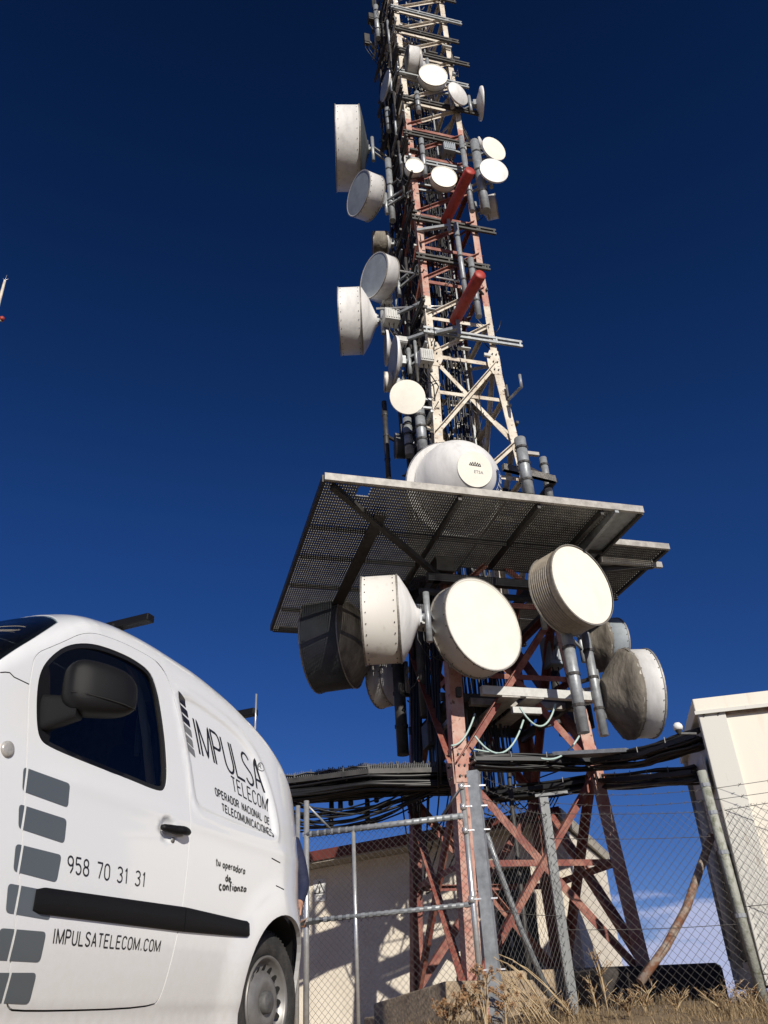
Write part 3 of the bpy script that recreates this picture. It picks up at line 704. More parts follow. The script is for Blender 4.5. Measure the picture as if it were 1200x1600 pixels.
# ================================================================== CABLE TRAYS
def tray(pts,w,label,ncab,side_m='dkst',rail=True,rc=.028,depth=.12,grp=None,hang=0):
    pts=[Vector(p) for p in pts]; t=thing('cable_tray',pts[0],label,'cable tray',grp)
    mbr=MB();mbc=MB();mbx=MB()
    dirs=[(pts[min(i+1,len(pts)-1)]-pts[max(i-1,0)]).normalized() for i in range(len(pts))]
    sides=[Vector((d.y,-d.x,0)).normalized() for d in dirs]
    for i in range(len(pts)-1):
        for s in (-1,1): mbr.bar(pts[i]+sides[i]*s*w/2,pts[i+1]+sides[i+1]*s*w/2,.03,depth,up=(0,0,1))
        L_=(pts[i+1]-pts[i]).length; k=max(1,int(L_/.35))
        for j in range(k):
            c=pts[i].lerp(pts[i+1],j/k); sd=sides[i].lerp(sides[i+1],j/k); mbx.bar(c-sd*w/2-Vector((0,0,depth*.4)),c+sd*w/2-Vector((0,0,depth*.4)),.03,.03)
            if rail: mbx.bar(c-sd*w/2,c-sd*w/2+Vector((0,0,.10)),.010,.010); mbx.bar(c+sd*w/2,c+sd*w/2+Vector((0,0,.10)),.010,.010)
    mbr.build('side_rail',side_m,t); mbx.build('rungs','cableg',t)
    for cidx in range(ncab):
        off=random.uniform(-.45,.45)*w; h=random.uniform(-.07-hang,.10); ph=random.uniform(0,6); P_=[]
        for i in range(len(pts)-1):
            for j in range(6):
                f=j/6; P_.append(pts[i].lerp(pts[i+1],f)+sides[i].lerp(sides[i+1],f)*(off+.018*math.sin((i*6+j)*.6+ph))+Vector((0,0,h+.012*math.sin((i*6+j)*.9+ph))))
        P_.append(pts[-1]+sides[-1]*off+Vector((0,0,h)))
        mbc.tube(P_,rc*random.uniform(.6,1.2),6)
    mbc.build('cables','cable',t)
    return t,sides
def resample3(P,k=8): return [P[i].lerp(P[i+1],j/k) for i in range(len(P)-1) for j in range(k)]+[P[-1]]
LT=[TL(-.8,-.1,3.42),at(600,1222,12.7),at(440,1238,13.2),at(300,1255,13.9)]
LT[1].z=LT[2].z=LT[3].z=3.42; LT=[LT[0]]+[atz(580,1215,3.42),atz(440,1232,3.42),atz(250,1262,3.42)]
tray(LT,.75,'wide dark cable tray leaving the tower to the left, heavy with cables',56,side_m='dkst',rc=.026,hang=.18,depth=.07)
mb=MB(); random.seed(31)
for k_ in range(2):
    for i in range(46):
        f=i/46; a=LT[0].lerp(LT[1],f) if k_==0 else LT[1].lerp(LT[2],f); dd=(LT[1]-LT[0]).normalized(); sd_=Vector((dd.y,-dd.x,0)); j=random.uniform(.07,.11)
        mb.tube([a+sd_*.36+Vector((0,0,.02)),a+sd_*.34+Vector((0,0,j)),a-sd_*.34+Vector((0,0,j+.03)),a-sd_*.36],.008,4)
for o_ in (-.34,0,.34):
    mb.tube([p+Vector((0,0,.09+.015*math.sin(i*3)))+Vector((.25,.95,0)).normalized()*o_ for i,p in enumerate(resample3(LT[:3]))],.010,5)
tag(mb.build('wire_basket','cableg'),'fuzzy grey wire basket lying along the top of the left cable tray','wire basket')
mb=MB()
for i in range(18):
    a=LT[0].lerp(LT[1],random.uniform(0,.5))+Vector((0,random.uniform(-.3,.3),-.12)); b=LT[2].lerp(LT[3],random.uniform(.0,.7))+Vector((0,random.uniform(-.3,.3),-.12))
    mb.tube(sag(a,b,random.uniform(.25,.55)),.013,5)
for i in range(8):
    a=LT[0].lerp(LT[1],.2)+Vector((random.uniform(-.6,.6),random.uniform(-.3,.3),-.1)); mb.tube(sag(a,TL(-1.1,.9+random.uniform(-.3,.3),2.2+random.uniform(-.7,.9)),.3),.012,5)
tag(mb.build('slack_cables','cable'),'slack black cables drooping under the left cable tray','cables')
for (x,y,l) in ((518,1262,'leftmost small black connector hanging on the drooping cables'),(574,1258,'black connector hanging right of the middle under the left tray'),(517,1283,'lower black connector below the leftmost one'),(574,1275,'lowest black connector on the drooping cables'),(532,1258,'second black connector from the left under the left tray'),(588,1245,'rightmost black connector under the left tray'),(548,1250,'middle black connector under the left tray')):
    c=at(x,y,12.9); tag(MB().tube([c+Vector((0,0,.25)),c+Vector((0,0,.09)),c+Vector((0,0,.085)),c-Vector((0,0,.07)),c-Vector((0,0,.085))],[.008,.008,.036,.040,.025],8).build('cable_connector','cable'),l,'connector','connectors on the drooping cables')
RT=[TL(-.9,-1.25,3.33),atz(850,1190,3.33),atz(930,1190,3.33),at(1010,1180,10.8),at(1100,1150,9.9)]
tray(RT,.26,'upper right cable tray bending up to the cream cabin under a grey lid',16,rc=.022,side_m='cable',depth=.05,hang=.05)
t=thing('tray_lid',RT[2],'flat grey steel lid on the middle of the upper right cable tray','lid')
a=RT[1].lerp(RT[2],.3)+Vector((0,0,.09)); MB().bar(a,RT[2].lerp(RT[3],.75)+Vector((0,0,.07)),.30,.05,up=(0,0,1)).build('plate','galv',t)
ST=[TL(-.5,.4,3.2),atz(810,1238,3.2),atz(930,1222,3.2),at(1030,1215,11),at(1098,1207,10.3)]
tray(ST,.34,'lower right cable tray strung level between the tower and the cabin fence post',17,rc=.022,side_m='cable',depth=.05,hang=.05)
mb=MB()
for i in range(9):
    a=ST[0].lerp(ST[1],random.random())+Vector((0,0,-.05)); b=a+Vector((random.uniform(.3,.9),random.uniform(-.3,.3),random.uniform(-.1,.1))); mb.tube(sag(a,b,random.uniform(.15,.4)),.010,5)
tag(mb.build('slack_cables','cable'),'loops of black cable dangling below the right trays beside the tower','cables')
# drop conduit chain on the rear leg
tag(MB().tube([at(792,1170,12.4),at(800,1260,12.4),at(808,1330,12.3),at(815,1400,12.2),at(822,1470,12.2),at(828,1530,12.1)],.035,8).build('conduit','dkst'),'dark vertical conduit dropping in front of the hut door','conduit')

# ================================================================== PLINTHS
def block(name,poly,z0,z1,label,m,bev=.03,grp=None):
    mb=MB(); mb.prism([Vector((x,y,z0)) for x,y in poly],(0,0,z1-z0)); o=mb.build(name,m); bevel(o,bev); return tag(o,label,'concrete block',grp)
GP='concrete blocks under the tower'
A0=leg('A',.4); B0=leg('B',.4); C0=leg('C',.4); D0=leg('D',.4)
def rect(c,w,d,th=TH):
    e1=Vector((math.cos(th),math.sin(th),0)); e2=Vector((-math.sin(th),math.cos(th),0))
    return [(c+e1*a*w/2+e2*b*d/2).xy[:] for a,b in ((-1,-1),(1,-1),(1,1),(-1,1))]
_p=[at(694,1533,10.95),at(757,1531,11.1),at(583,1568,12.3)]; _p.append(_p[2]+(_p[1]-_p[0])); _p=[_p[0],_p[1],_p[3],_p[2]]
mb=MB(); mb.prism([Vector((q.x,q.y,-.4)) for q in _p],(0,0,1)); mb.v[4:8]=[tuple(q) for q in _p]; o=mb.build('concrete_plinth','conc'); bevel(o,.02); tag(o,'tan concrete plinth under the front left tower leg, left side in shade','concrete block',GP)
block('concrete_plinth',rect(C0+ey*.1-ex*.1,.9,.9),-.3,.40,'concrete plinth under the rear left tower leg','conc',grp=GP)
block('concrete_plinth',rect(D0-ex*.55-ey*.35,2.4,1.0),-.3,.86,'long low concrete plinth under the rear tower leg in front of the hut door','conc',grp=GP)
o=block('concrete_plinth',rect(B0+ex*.02+ey*.3,1.75,1.0),.02,.78,'long black shaded block under the right tower leg','conc_shade',.08,grp=GP)

# ================================================================== HUT
AL=R(20); wn=Vector((-math.sin(AL),-math.cos(AL),0)); wd=Vector((math.cos(AL),-math.sin(AL),0)); WC=14.95
def wallpt(x,y,off=0):
    d=ray(x,y); t=(WC+off)/-(d@wn); P=d*t; return Vector((P.x,P.y,P.z+CAMZ))
cr_=wallpt(902,1430); s1=cr_@wd; s0=s1-11.0; org=-wn*WC
HZ=3.0; HB=.2
hut=thing('equipment_hut',org+wd*(s0+s1)/2+Vector((0,0,HB)),'low cream rendered hut with dark red roof edge behind the tower','hut')
def hp(s,z,off=0): return org+wd*s+Vector((0,0,z))-wn*off
# door opening
dl=wallpt(773,1430)@wd; dr=wallpt(838,1430)@wd; dz=wallpt(800,1355).z
mb=MB()
def quad(mb,a,b,z0,z1,off=0): mb.add([hp(a,z0,off),hp(b,z0,off),hp(b,z1,off),hp(a,z1,off)],[(0,1,2,3)])
wz=lambda q: HZ-.55+.60*(q-s0)/(s1-s0)
for a,b,zz in ((s0,dl,HB),(dr,s1,HB),(dl,dr,dz)): mb.add([hp(a,zz),hp(b,zz),hp(b,wz(b)),hp(a,wz(a))],[(0,1,2,3)])
for a,b in ((dl,dl),(dr,dr)): mb.add([hp(a,HB),hp(a,dz),hp(a,dz,.25),hp(a,HB,.25)],[(0,1,2,3)])
mb.add([hp(dl,dz),hp(dr,dz),hp(dr,dz,.25),hp(dl,dz,.25)],[(0,1,2,3)])
mb.add([hp(s1,HB),hp(s1,HZ),hp(s1,HZ,4.5),hp(s1,HB,4.5)],[(0,1,2,3)]); mb.add([hp(s0,HB),hp(s0,HZ),hp(s0,HZ,4.5),hp(s0,HB,4.5)],[(0,1,2,3)]); mb.add([hp(s0,HB,4.5),hp(s0,HZ,4.5),hp(s1,HZ,4.5),hp(s1,HB,4.5)],[(0,1,2,3)])
mb.build('wall','wall',hut,fix=False)
mb=MB(); mb.add([hp(dl,HB,.2),hp(dr,HB,.2),hp(dr,dz,.2),hp(dl,dz,.2)],[(0,1,2,3)])
d_=mb.build('door','door',hut,fix=False)
mb=MB()
for i in range(5): 
    z=dz-.45+.05*i; mb.bar(hp(dl+.25,z,.17),hp(dr-.2,z,.17),.02,.02)
mb.build('louvre','cableg',d_)
MB().bar(hp(dl+.2,(dz+HB)/2+.1,.18),hp(dl+.2,(dz+HB)/2-.05,.18),.03,.04).build('handle','galv',d_)
# roof: shallow slab with soffit, pitched down to right end
mb=MB(); o1=.50; 
z1=HZ; 
P_=[hp(s0-.3,HZ-.55,-o1),hp(s1+.04,HZ+.05,-o1),hp(s1+.04,HZ+.05,4.8),hp(s0-.3,HZ-.55,4.8)]
mb.add(P_+[p+Vector((0,0,.05)) for p in P_],[(3,2,1,0),(4,5,6,7),(0,1,5,4),(1,2,6,5),(2,3,7,6),(3,0,4,7)])
mb.build('soffit','soffit',hut)
mb=MB(); mb.bar(hp(s0-.3,HZ-.42,-o1-.02),hp(s1+.06,HZ+.16,-o1-.02),.04,.17,up=(0,0,1)); mb.build('fascia','fascia',hut); MB().bar(hp(s1+.06,HZ+.12,-o1),hp(s1+.06,HZ+.12,4.8),.04,.20,up=(0,0,1)).build('gable_trim','soffit',hut)
mb=MB(); Q=[hp(s0-.28,HZ-.34,-o1+.02),hp(s1+.04,HZ+.20,-o1+.02),hp(s1+.04,HZ+.20,4.8),hp(s0-.28,HZ-.34,4.8)]
rg=[hp(s0-.28,HZ-.32,2.2),hp(s1+.04,HZ+.22,2.2)]
mb.add(Q+rg,[(0,1,5,4),(2,3,4,5),(1,2,5),(3,0,4)]); mb.build('roof','fascia',hut)
# warning sign
sg=wallpt(500,1391); ss=sg@wd; t=thing('warning_sign',sg,'white warning sign with black triangle on the hut wall','sign')
hw,hh=.125,.185
MB().bar(hp(ss,sg.z-hh,-.012),hp(ss,sg.z+hh,-.012),2*hw,.01,up=wn).build('plate','signw',t)
def sp(a,b,o=-.022): return hp(ss+a,sg.z+b,o)
mb=MB(); T=[(-.10,-.05),(.10,-.05),(0,.15)]
for i in range(3): a=T[i];b=T[(i+1)%3]; mb.bar(sp(*a),sp(*b),.014,.003,up=wn)
mb.bar(sp(0,-.02),sp(0,.05),.02,.003,up=wn); mb.bar(sp(-.02,-.03),sp(.02,-.03),.02,.003,up=wn); mb.bar(sp(0,.06),sp(0,.075),.012,.003,up=wn)
for s in(-1,1): mb.bar(sp(s*.028,.03),sp(s*.028,.075),.006,.003,up=wn)
mb.build('triangle','signb',t)
text_on('ANTENAS',lambda a,b: sp(-.075+.15*a,-.105+.024*b),'lettering','signb',t)
text_on('RF',lambda a,b: sp(-.022+.044*a,-.145+.024*b),'lettering','signb',t)
# whip aerial standing behind the hut
t=at(518,1372,19.5); b=at(518,1325,19.5); t.z-=1.5
o=MB().tube([t,Vector((t.x,t.y,b.z))],.02,6); o.bar(Vector((t.x-.05,t.y,b.z-.12)),Vector((t.x+.05,t.y,b.z-.12)),.02,.02)
tag(o.build('whip_aerial','rust'),'thin reddish whip aerial standing behind the hut roof','aerial')

# ================================================================== CREAM CABIN (right)
cn=Vector((-math.sin(R(11.5)),-math.cos(R(11.5)),0)); cd=Vector((math.cos(R(11.5)),-math.sin(R(11.5)),0))
c0=at(1085,1093,9.55); ctop=c0.z; cbot=.56
cab=thing('equipment_cabin',Vector((c0.x,c0.y,cbot)),'cream metal equipment cabin on short feet at the right edge','cabin')
def cp(s,o,z): return Vector((c0.x,c0.y,0))+cd*s-cn*o+Vector((0,0,z))
def cbox(name,a,b,o0,o1,z0,z1,m,bev=0):
    mb=MB(); P_=[cp(a,o0,z0),cp(b,o0,z0),cp(b,o1,z0),cp(a,o1,z0)]; mb.prism(P_,(0,0,z1-z0)); o=mb.build(name,m,cab)
    if bev: bevel(o,bev)
    return o
DEP=2.35
cbox('wall',.05,4.2,.05,DEP,cbot,ctop-.06,'cabin')
cbox('corner_post',0,.30,0,.06,cbot,ctop-.16,'cabind',.01)
cbox('corner_post',-.003,.05,.065,.10,cbot,ctop-.16,'cabind',.008)
cbox('corner_post',-.0,.12,DEP-.1,DEP+.02,cbot,ctop-.16,'cabind',.01)
cbox('fascia',-.03,4.25,-.03,DEP+.03,ctop-.17,ctop,'cabin',.012)
cbox('panel_seam',1.45,1.47,.042,.06,cbot,ctop-.2,'cabind')
cbox('shadow_strip',.31,4.2,.02,.048,ctop-.215,ctop-.172,'rust')  # brown strip painting in the shade of the recess under the fascia
cbox('drip_edge',-.04,4.26,-.045,-.032,ctop-.19,ctop-.15,'cabind')
cbox('base_rail',.0,4.2,.0,DEP,cbot-.10,cbot-.004,'cabind',.01)
for o_ in (.1,DEP-.3): 
    for s in (.1,2.2,4.0): cbox('foot',s,s+.2,o_,o_+.2,gz(4.2,10.5)-.3,cbot-.104,'dkst')
mb=MB()
for s in (.06,.22): mb.lathe([(0,.014),(.016,.014),(.016,.001)],cp(s,-.001,ctop-.20),cn,6,False)
mb.build('bolts','dkst',cab)
mb=MB()   # louvre / pipe on the shaded side
mb.tube([cp(-.06,1.2,cbot+.1),cp(-.06,1.2,ctop-.9),cp(-.06,1.2,ctop-.9)],.05,10); mb.bar(cp(-.02,.3,ctop-.75),cp(-.02,1.0,ctop-.75),.03,.4,up=(0,0,1)); mb.build('side_conduit','cabind',cab)
mb=MB(); mb.tube([cp(-.03,1.9,cbot+.2),cp(-.03,1.9,ctop-.5)],.035,8)
mb.build('side_conduit','galv',cab)
cbox('side_panel',-.03,.02,.45,1.05,cbot+.15,cbot+1.3,'dkst')
# mushroom GPS antenna on bent arm
t=thing('mushroom_antenna',at(1060,1138,9.2),'small white mushroom antenna on a bent arm at the cabin corner','antenna')
a=at(1059,1136,9.3); b=at(1062,1146,9.3); c=at(1088,1146,9.3)
MB().lathe([(-.035,.001),(-.035,.045),(0,.055),(.02,.05),(.045,.03),(.052,.001)],a,(0,0,1),20).build('dome','signw',t)
MB().lathe([(-.08,.02),(-.035,.042)],a,(0,0,1),14).build('base','dkst',t)
MB().tube([a-Vector((0,0,.07)),Vector((a.x,a.y,c.z+.01))+Vector((.01,0,0)),c],.013,7).build('arm','cableg',t)

# ================================================================== GATE AND FENCE
gL=Vector((math.sin(R(-6.35))*9.4,math.cos(R(6.35))*9.4,0)); gR=Vector((math.sin(R(4.4))*8.8,math.cos(R(4.4))*8.8,0))
gd=(gR-gL).normalized(); gn=Vector((gd.y,-gd.x,0))
def gp(s,z,off=0): return gL+gd*s+gn*off+Vector((0,0,z))
GW=(gR-gL).length; ZTOP=CAMZ+.1840*9.4; ZTR=CAMZ+.1961*8.8; ZM=CAMZ+.0952*9.4; ZMR=CAMZ+.1035*8.8; ZB=.14
def wires(mb,u,h0,h1,L_,pitch=.066,r=.0016,fn=None,tw_=.0):
    """chain link: two families of diagonal wires clipped to [0,L]x[h0,h1(s)]"""
    H=h1-h0
    for fam in (1,-1):
        c=-H if fam==1 else 0
        s=c
        while s<(L_ if fam==1 else L_+H):
            # line: x = s + fam*(z-h0)
            z0,z1=0,H
            if fam==1: z0=max(0,-s); z1=min(H,L_-s)
            else: z0=max(0,s-L_); z1=min(H,s)
            if z1-z0>.01:
                k=max(1,int((z1-z0)/.4)); 
                pts=[u(s+fam*(z0+(z1-z0)*i/k), h0+z0+(z1-z0)*i/k, (.004*fam)) for i in range(k+1)]
                mb.tube(pts,r,3,cap=False,smooth=False)
            s+=pitch*1.414*.72
    return mb
gate=thing('gate',gp(GW/2,ZB),'galvanised tube gate with chain link mesh beside the rear of the van','gate')
MB().tube([gp(.0,ZTOP+.0),gp(GW-.04,ZTR)],.030,12).build('top_rail','galv',gate)
MB().tube([gp(.0,ZM),gp(GW-.02,ZMR)],.022,10).build('middle_rail','galv',gate)
MB().tube([gp(.0,ZB),gp(GW-.02,ZB+.03)],.022,10).build('bottom_rail','galv',gate)
MB().tube([gp(0.02,ZB-.1),gp(0.02,ZTOP+.35)],.030,12).build('stile','galvb',gate)
MB().tube([gp(GW-.03,ZB-.1),gp(GW-.03,ZTR+.32)],.028,12).build('stile','galvb',gate)
c=(at(548,1292,9.1)-gL)@gd
MB().tube([gp(c,ZB),gp(c,ZTOP+(ZTR-ZTOP)*c/GW-.02)],.021,10).build('stile','galvb',gate)
mb=wires(MB(),lambda s,z,o: gp(s,z,-.03+o),ZB,ZTOP-.0,GW-.05,r=.0018)
mb.build('chain_link_mesh','wire',gate)
mb=MB()
for i in range(22): 
    f=i/22; a=gp(GW*f,ZTOP+(ZTR-ZTOP)*f); mb.lathe([(-.012,.034),(.012,.034)],a,gd,8,False)
    a=gp(GW*f,ZM+(ZMR-ZM)*f); mb.lathe([(-.03,.027),(.01,.0275)],a,gd,7,False)
mb.build('wire_ties','galv',gate)
mb=MB(); mb.tube([gp(-.12,ZM+.0,.02),gp(-.04,ZM-.02,.05),gp(.05,ZM+.02,.05),gp(.02,ZM-.05,.04),gp(-.1,ZM-.03,.04)],.014,6)
tag(mb.build('lock_chain','rust'),'rusty chain and padlock on the gate latch beside the van','chain')
MB().bar(gp(-.03,ZM-.03,.04),gp(.18,ZM-.02,.04),.025,.03).build('latch','dkst',gate)
pst=thing('fence_post',gp(-.10,0),'bright thin round post behind the rear of the van','post','fence posts')
MB().tube([gp(-.12,-.1,-.08),gp(-.12,ZTOP+.33,-.08)],.026,12).build('post','galvb',pst)
MB().tube([gp(-.12,ZTOP+.12,-.08),gp(-.6,ZTOP-.5,-.3)],.018,8).build('stay','galv',pst)
# gate stay: thin diagonal tube from the left post top
tag(MB().tube([at(480,1258,9.5),at(517,1296,9.7)],.013,8).build('stay_tube','galv'),'short thin stay tube sloping from the left gate post top','stay tube')
tag(MB().tube([at(724,1225,8.85),at(690,1276,9.3)],.014,8).build('stay_tube','galv'),'short thin stay tube sloping from the right gate post','stay tube')
gpst=thing('gate_post',Vector((gR.x+.07,gR.y,-.2)),'thick square galvanised gate post right of the gate','post','fence posts')
b0=Vector((gR.x+.10,gR.y+.02,-.3)); b1=Vector((b0.x,b0.y,CAMZ+.2451*8.83))
MB().bar(b0,b1,.115,.10,up=gn).build('post','galv',gpst)
mb=MB()
for z in (2.48-.12,2.48-.32,2.48-.55,1.3,.7): mb.bar(b0*0+Vector((b0.x-.14,b0.y-.03,z)),Vector((b0.x+.11,b0.y-.03,z)),.014,.014); mb.tube([Vector((b0.x-.14,b0.y-.03,z-.03)),Vector((b0.x-.14,b0.y-.03,z+.03))],.03,8)
mb.build('hinge','galvb',gpst)
# angle posts, fence line
P2=Vector((math.sin(R(9.5))*10.2,math.cos(R(9.5))*10.2,.25)); P3=Vector((math.sin(R(19.9))*10.2,math.cos(R(19.9))*10.2,.3)); H2=CAMZ+.2131*10.2; H3=CAMZ+.2180*10.2
t=thing('fence_post',P2,'grey angle iron fence post in front of the rear tower leg','post','fence posts')
MB().ell(P2+Vector((-.05,0,0)),Vector((P2.x-.05,P2.y,H2)),.10,.012,(1,0,0),(0,1,0)).build('post','postg',t)
MB().bar(Vector((P2.x-.1,P2.y,H2-.02)),Vector((P2.x+.28,P2.y-.02,H2+.0)),.03,.03).build('top_arm','postg',t)
t=thing('fence_post',P3,'lichen spotted round fence post leaning on the cabin corner','post','fence posts')
MB().tube([P3,Vector((P3.x-.06,P3.y,H3))],.052,14).build('post','postw',t)
mb=MB()
for f in (.35,.62,.8,.93): mb.lathe([(-.02,.058),(.02,.058)],P3.lerp(Vector((P3.x-.06,P3.y,H3)),f),(0,0,1),10,False)
mb.build('clamp','galv',t)
t=thing('drain_pipe',P3+Vector((-.12,.05,0)),'thin rusty pipe running up beside the lichen spotted post','pipe')
MB().tube([at(1182,1535,10.0),at(1160,1440,10.0),at(1135,1340,10.0),at(1118,1262,10.0)],.018,8).build('pipe','rust',t)
# rusty bent stay and pale straight stay
tag(MB().tube([at(1112,1305,10.15),at(1098,1345,10.1),at(1072,1420,10.0),at(1040,1480,9.9),at(1000,1535,9.8)],.045,12).build('bent_stay_pipe','rust'),'bent rusty stay pipe leaning against the lichen spotted fence post','pipe')
tag(MB().tube([at(760,1302,9.4),at(780,1360,9.5),at(815,1455,9.7),at(862,1563,9.9)],.030,12).build('stay_pipe','galv'),'straight pale stay pipe sloping down right of the gate post','pipe')
tag(MB().tube([at(752,1275,9.6),at(762,1380,9.6),at(772,1490,9.6)],.020,8).build('thin_post','rust'),'thin rusty upright rod just right of the gate post','rod')
tag(MB().tube([at(1197,1510,9.8),at(1198,1538,9.8)],.035,10).build('pipe_stub','galvb'),'short bright pipe stub at the foot of the cabin','pipe')
def span(a,b,za,zb,h0a,label,wz=(.0,),seed=1):
    a=Vector((a.x,a.y,0)); b=Vector((b.x,b.y,0)); d=(b-a); L_=d.length; d.normalize(); n=Vector((d.y,-d.x,0))
    t=thing('chain_link_fence',a+Vector((0,0,h0a)),label,'fence','chain link fence panels')
    random.seed(seed); zt=min(za,zb)
    def u(s,z,o):
        f=s/L_; lo=h0a; hi=za+(zb-za)*f; q=(z-h0a)/(zt-h0a); return a+d*s+n*(o+.02*math.sin(s*2.1)*q+.015*math.sin(z*5+s))+Vector((0,0,h0a+(hi-h0a)*q-.02*math.sin(s*math.pi/L_)))
    wires(MB(),u,h0a,zt,L_,pitch=.088,r=.0021).build('chain_link_mesh','wire',t)
    mb=MB()
    for q in wz: mb.tube([u(L_*i/16,h0a+(zt-h0a)*q,0) for i in range(17)],.0035,5)
    mb.build('tension_wire','wire',t)
    mb=MB()
    for off in (.10,.22):
        P_=[a+d*(L_*i/24)+Vector((0,0,za+(zb-za)*i/24+off-.05*math.sin(math.pi*i/24))) for i in range(25)]; mb.tube(P_,.003,4)
        for p in P_[::2]: mb.bar(p-d*.02-Vector((0,0,.015)),p+d*.02+Vector((0,0,.015)),.004,.004); mb.bar(p-n*.02,p+n*.02+Vector((0,0,.01)),.004,.004)
    mb.build('barbed_wire','wire',t)
span(b0,P2,H2-.24,H2-.22,.15,'chain link fence panel between the square gate post and the angle post',(.02,.5,.99),2)
span(P2,P3,H2-.20,H3-.42,.2,'chain link fence panel between the angle post and the lichen spotted post',(.02,.42,.86,.99),3)
P4=Vector((6.4,7.2,.3)); span(P3,P4,H3-.42,H3-.45,.2,'chain link fence panel crossing in front of the cream cabin',(.02,.5,.99),4)
t=thing('fence_post',P4,'grey round fence post out past the cabin front','post','fence posts'); MB().tube([P4,P4+Vector((0,0,2.2))],.045,12).build('post','postw',t)

# ================================================================== VAN
PHV=R(21); va=Vector((math.sin(PHV),math.cos(PHV),0)); vn=Vector((math.cos(PHV),-math.sin(PHV),0)); VD=2.30; VZ=.13; VW=1.83
def sm_interp(x,X,Y,w):
    return sum(np.interp(x+w*k,X,Y) for k in (-1,-.6,-.2,.2,.6,1))/6
HTX=[.60,.70,.85,1.1,1.75,2.18,2.62,2.85,3.1,3.5,3.8,4.1,4.35,4.52,4.64,4.74]; HTY=[.66,.84,.96,1.04,1.20,1.60,1.91,1.955,1.965,1.94,1.885,1.79,1.66,1.53,1.38,1.25]
BZ=[.2,.35,.5,.6,.95,1.1,1.3,1.5,1.7,1.9]; BI=[.055,.028,.006,0,0,.012,.034,.066,.105,.145]
EX=[.6,.72,.9,1.2,4.2,4.35,4.45,4.55,4.64,4.70]; EY=[.42,.22,.08,0,0,.018,.045,.09,.165,.26]
_c={}
def Ht(al):
    k=round(al,3)
    if k not in _c: _c[k]=float(sm_interp(al,HTX,HTY,.09))
    return _c[k]
_b={}
def bz(z):
    k=round(z,3)
    if k not in _b: _b[k]=float(sm_interp(z,BZ,BI,.10))
    return _b[k]
TOPL=1.1
def wsf(al): return Ht(al)-.21
def sect(al,v):
    ws=wsf(al)
    if v<=ws: ins=bz(v); z=v
    else:
        t=min(1,(v-ws)/TOPL); b0_=bz(ws); s=(bz(ws+.02)-bz(ws-.02))/.04
        H=Ht(al); p0=(b0_,ws);p1=(b0_+.13*s,ws+.13);p2=(b0_+.13,H-.012);p3=(VW/2,H)
        u=t; q=1-u
        ins=q**3*p0[0]+3*q*q*u*p1[0]+3*q*u*u*p2[0]+u**3*p3[0]; z=q**3*p0[1]+3*q*q*u*p1[1]+3*q*u*u*p2[1]+u**3*p3[1]
    e=float(sm_interp(al,EX,EY,.05)); ins=ins+e*max(0,1-ins/(VW/2))
    return ins,z
def vw(al,ins,z,far=False):
    if far: ins=VW-ins
    P=va*al-vn*(VD+ins); return Vector((P.x,P.y,z+VZ))
RECP=None
def segd(px,py,ax,ay,bx,by):
    dx,dy=bx-ax,by-ay; L2=dx*dx+dy*dy; t=0 if L2==0 else max(0,min(1,((px-ax)*dx+(py-ay)*dy)/L2)); return math.hypot(px-ax-t*dx,py-ay-t*dy)
def inpoly(x,y,P):
    c=False; n=len(P); j=n-1
    for i in range(n):
        if (P[i][1]>y)!=(P[j][1]>y) and x<(P[j][0]-P[i][0])*(y-P[i][1])/(P[j][1]-P[i][1])+P[i][0]: c=not c
        j=i
    return c
def sdf(x,y,P):
    d=min(segd(x,y,*P[i],*P[(i+1)%len(P)]) for i in range(len(P))); return d if inpoly(x,y,P) else -d
AR=(4.22,.324,.385)
def bump_v(al,v):
    o=0
    if RECP and 3.2<al<4.7 and .9<v<2.3:
        d=sdf(al,v,RECP); o-=.014*smst(0,.035,d)
        o+=.005*math.exp(-((d+.02)/.02)**2)
    if al>3.5 and v<1.1:
        d=math.hypot(al-AR[0],v-AR[1])-AR[2]; o+=.022*(1-smst(.0,.20,d))
    # waist crease under the glass, soft
    o+=.006*math.exp(-((v-1.035-.03*math.sin(al))/.035)**2)*smst(2.3,2.6,al)
    # sill groove
    o-=.008*smst(.33,.27,v) if v<.34 else 0
    # handle bowl
    d=math.hypot((al-3.16)/1.1,(v-.975)); o-=.020*(1-smst(.02,.062,d)) if d<.07 else 0
    return o
def SV(al,v,off=0,far=False):
    ins,z=sect(al,v)
    nb=bump_v(al,v)+off
    if v<wsf(al): return vw(al,ins-nb,z,far)
    i2,z2=sect(al,v+.01); dx,dz=(i2-ins),(z2-z); l=math.hypot(dx,dz) or 1
    return vw(al,ins-nb*dz/l,z+nb*dx/l,far)
# pixel -> (al,v)
_ga=np.linspace(1.5,4.70,110); _gv=np.linspace(.2,2.5,110)
_gp=[[(proj(vw(a,*sect(a,v)))) for v in _gv] for a in _ga]
_gp=np.array(_gp); _gm=np.array([[0 if v<wsf(a)+.05 else 1e9 for v in _gv] for a in _ga])
def vp(px,py):
    d=(_gp[:,:,0]-px)**2+(_gp[:,:,1]-py)**2+_gm
    i,j=np.unravel_index(np.argmin(d),d.shape); a,v=_ga[i],_gv[j]
    for _ in range(8):
        P0=proj(vw(a,*sect(a,v))); Pa=proj(vw(a+.004,*sect(a+.004,v))); Pv=proj(vw(a,*sect(a,v+.004)))
        J=np.array([[Pa[0]-P0[0],Pv[0]-P0[0]],[Pa[1]-P0[1],Pv[1]-P0[1]]])/.004
        r=np.array([px-P0[0],py-P0[1]])
        if abs(np.linalg.det(J))<1e3: break
        s=np.linalg.solve(J,r); s=np.clip(s,-.05,.05); a+=s[0]; v=min(v+s[1],wsf(a)+.07)
    return (float(min(4.7,a)),float(v))
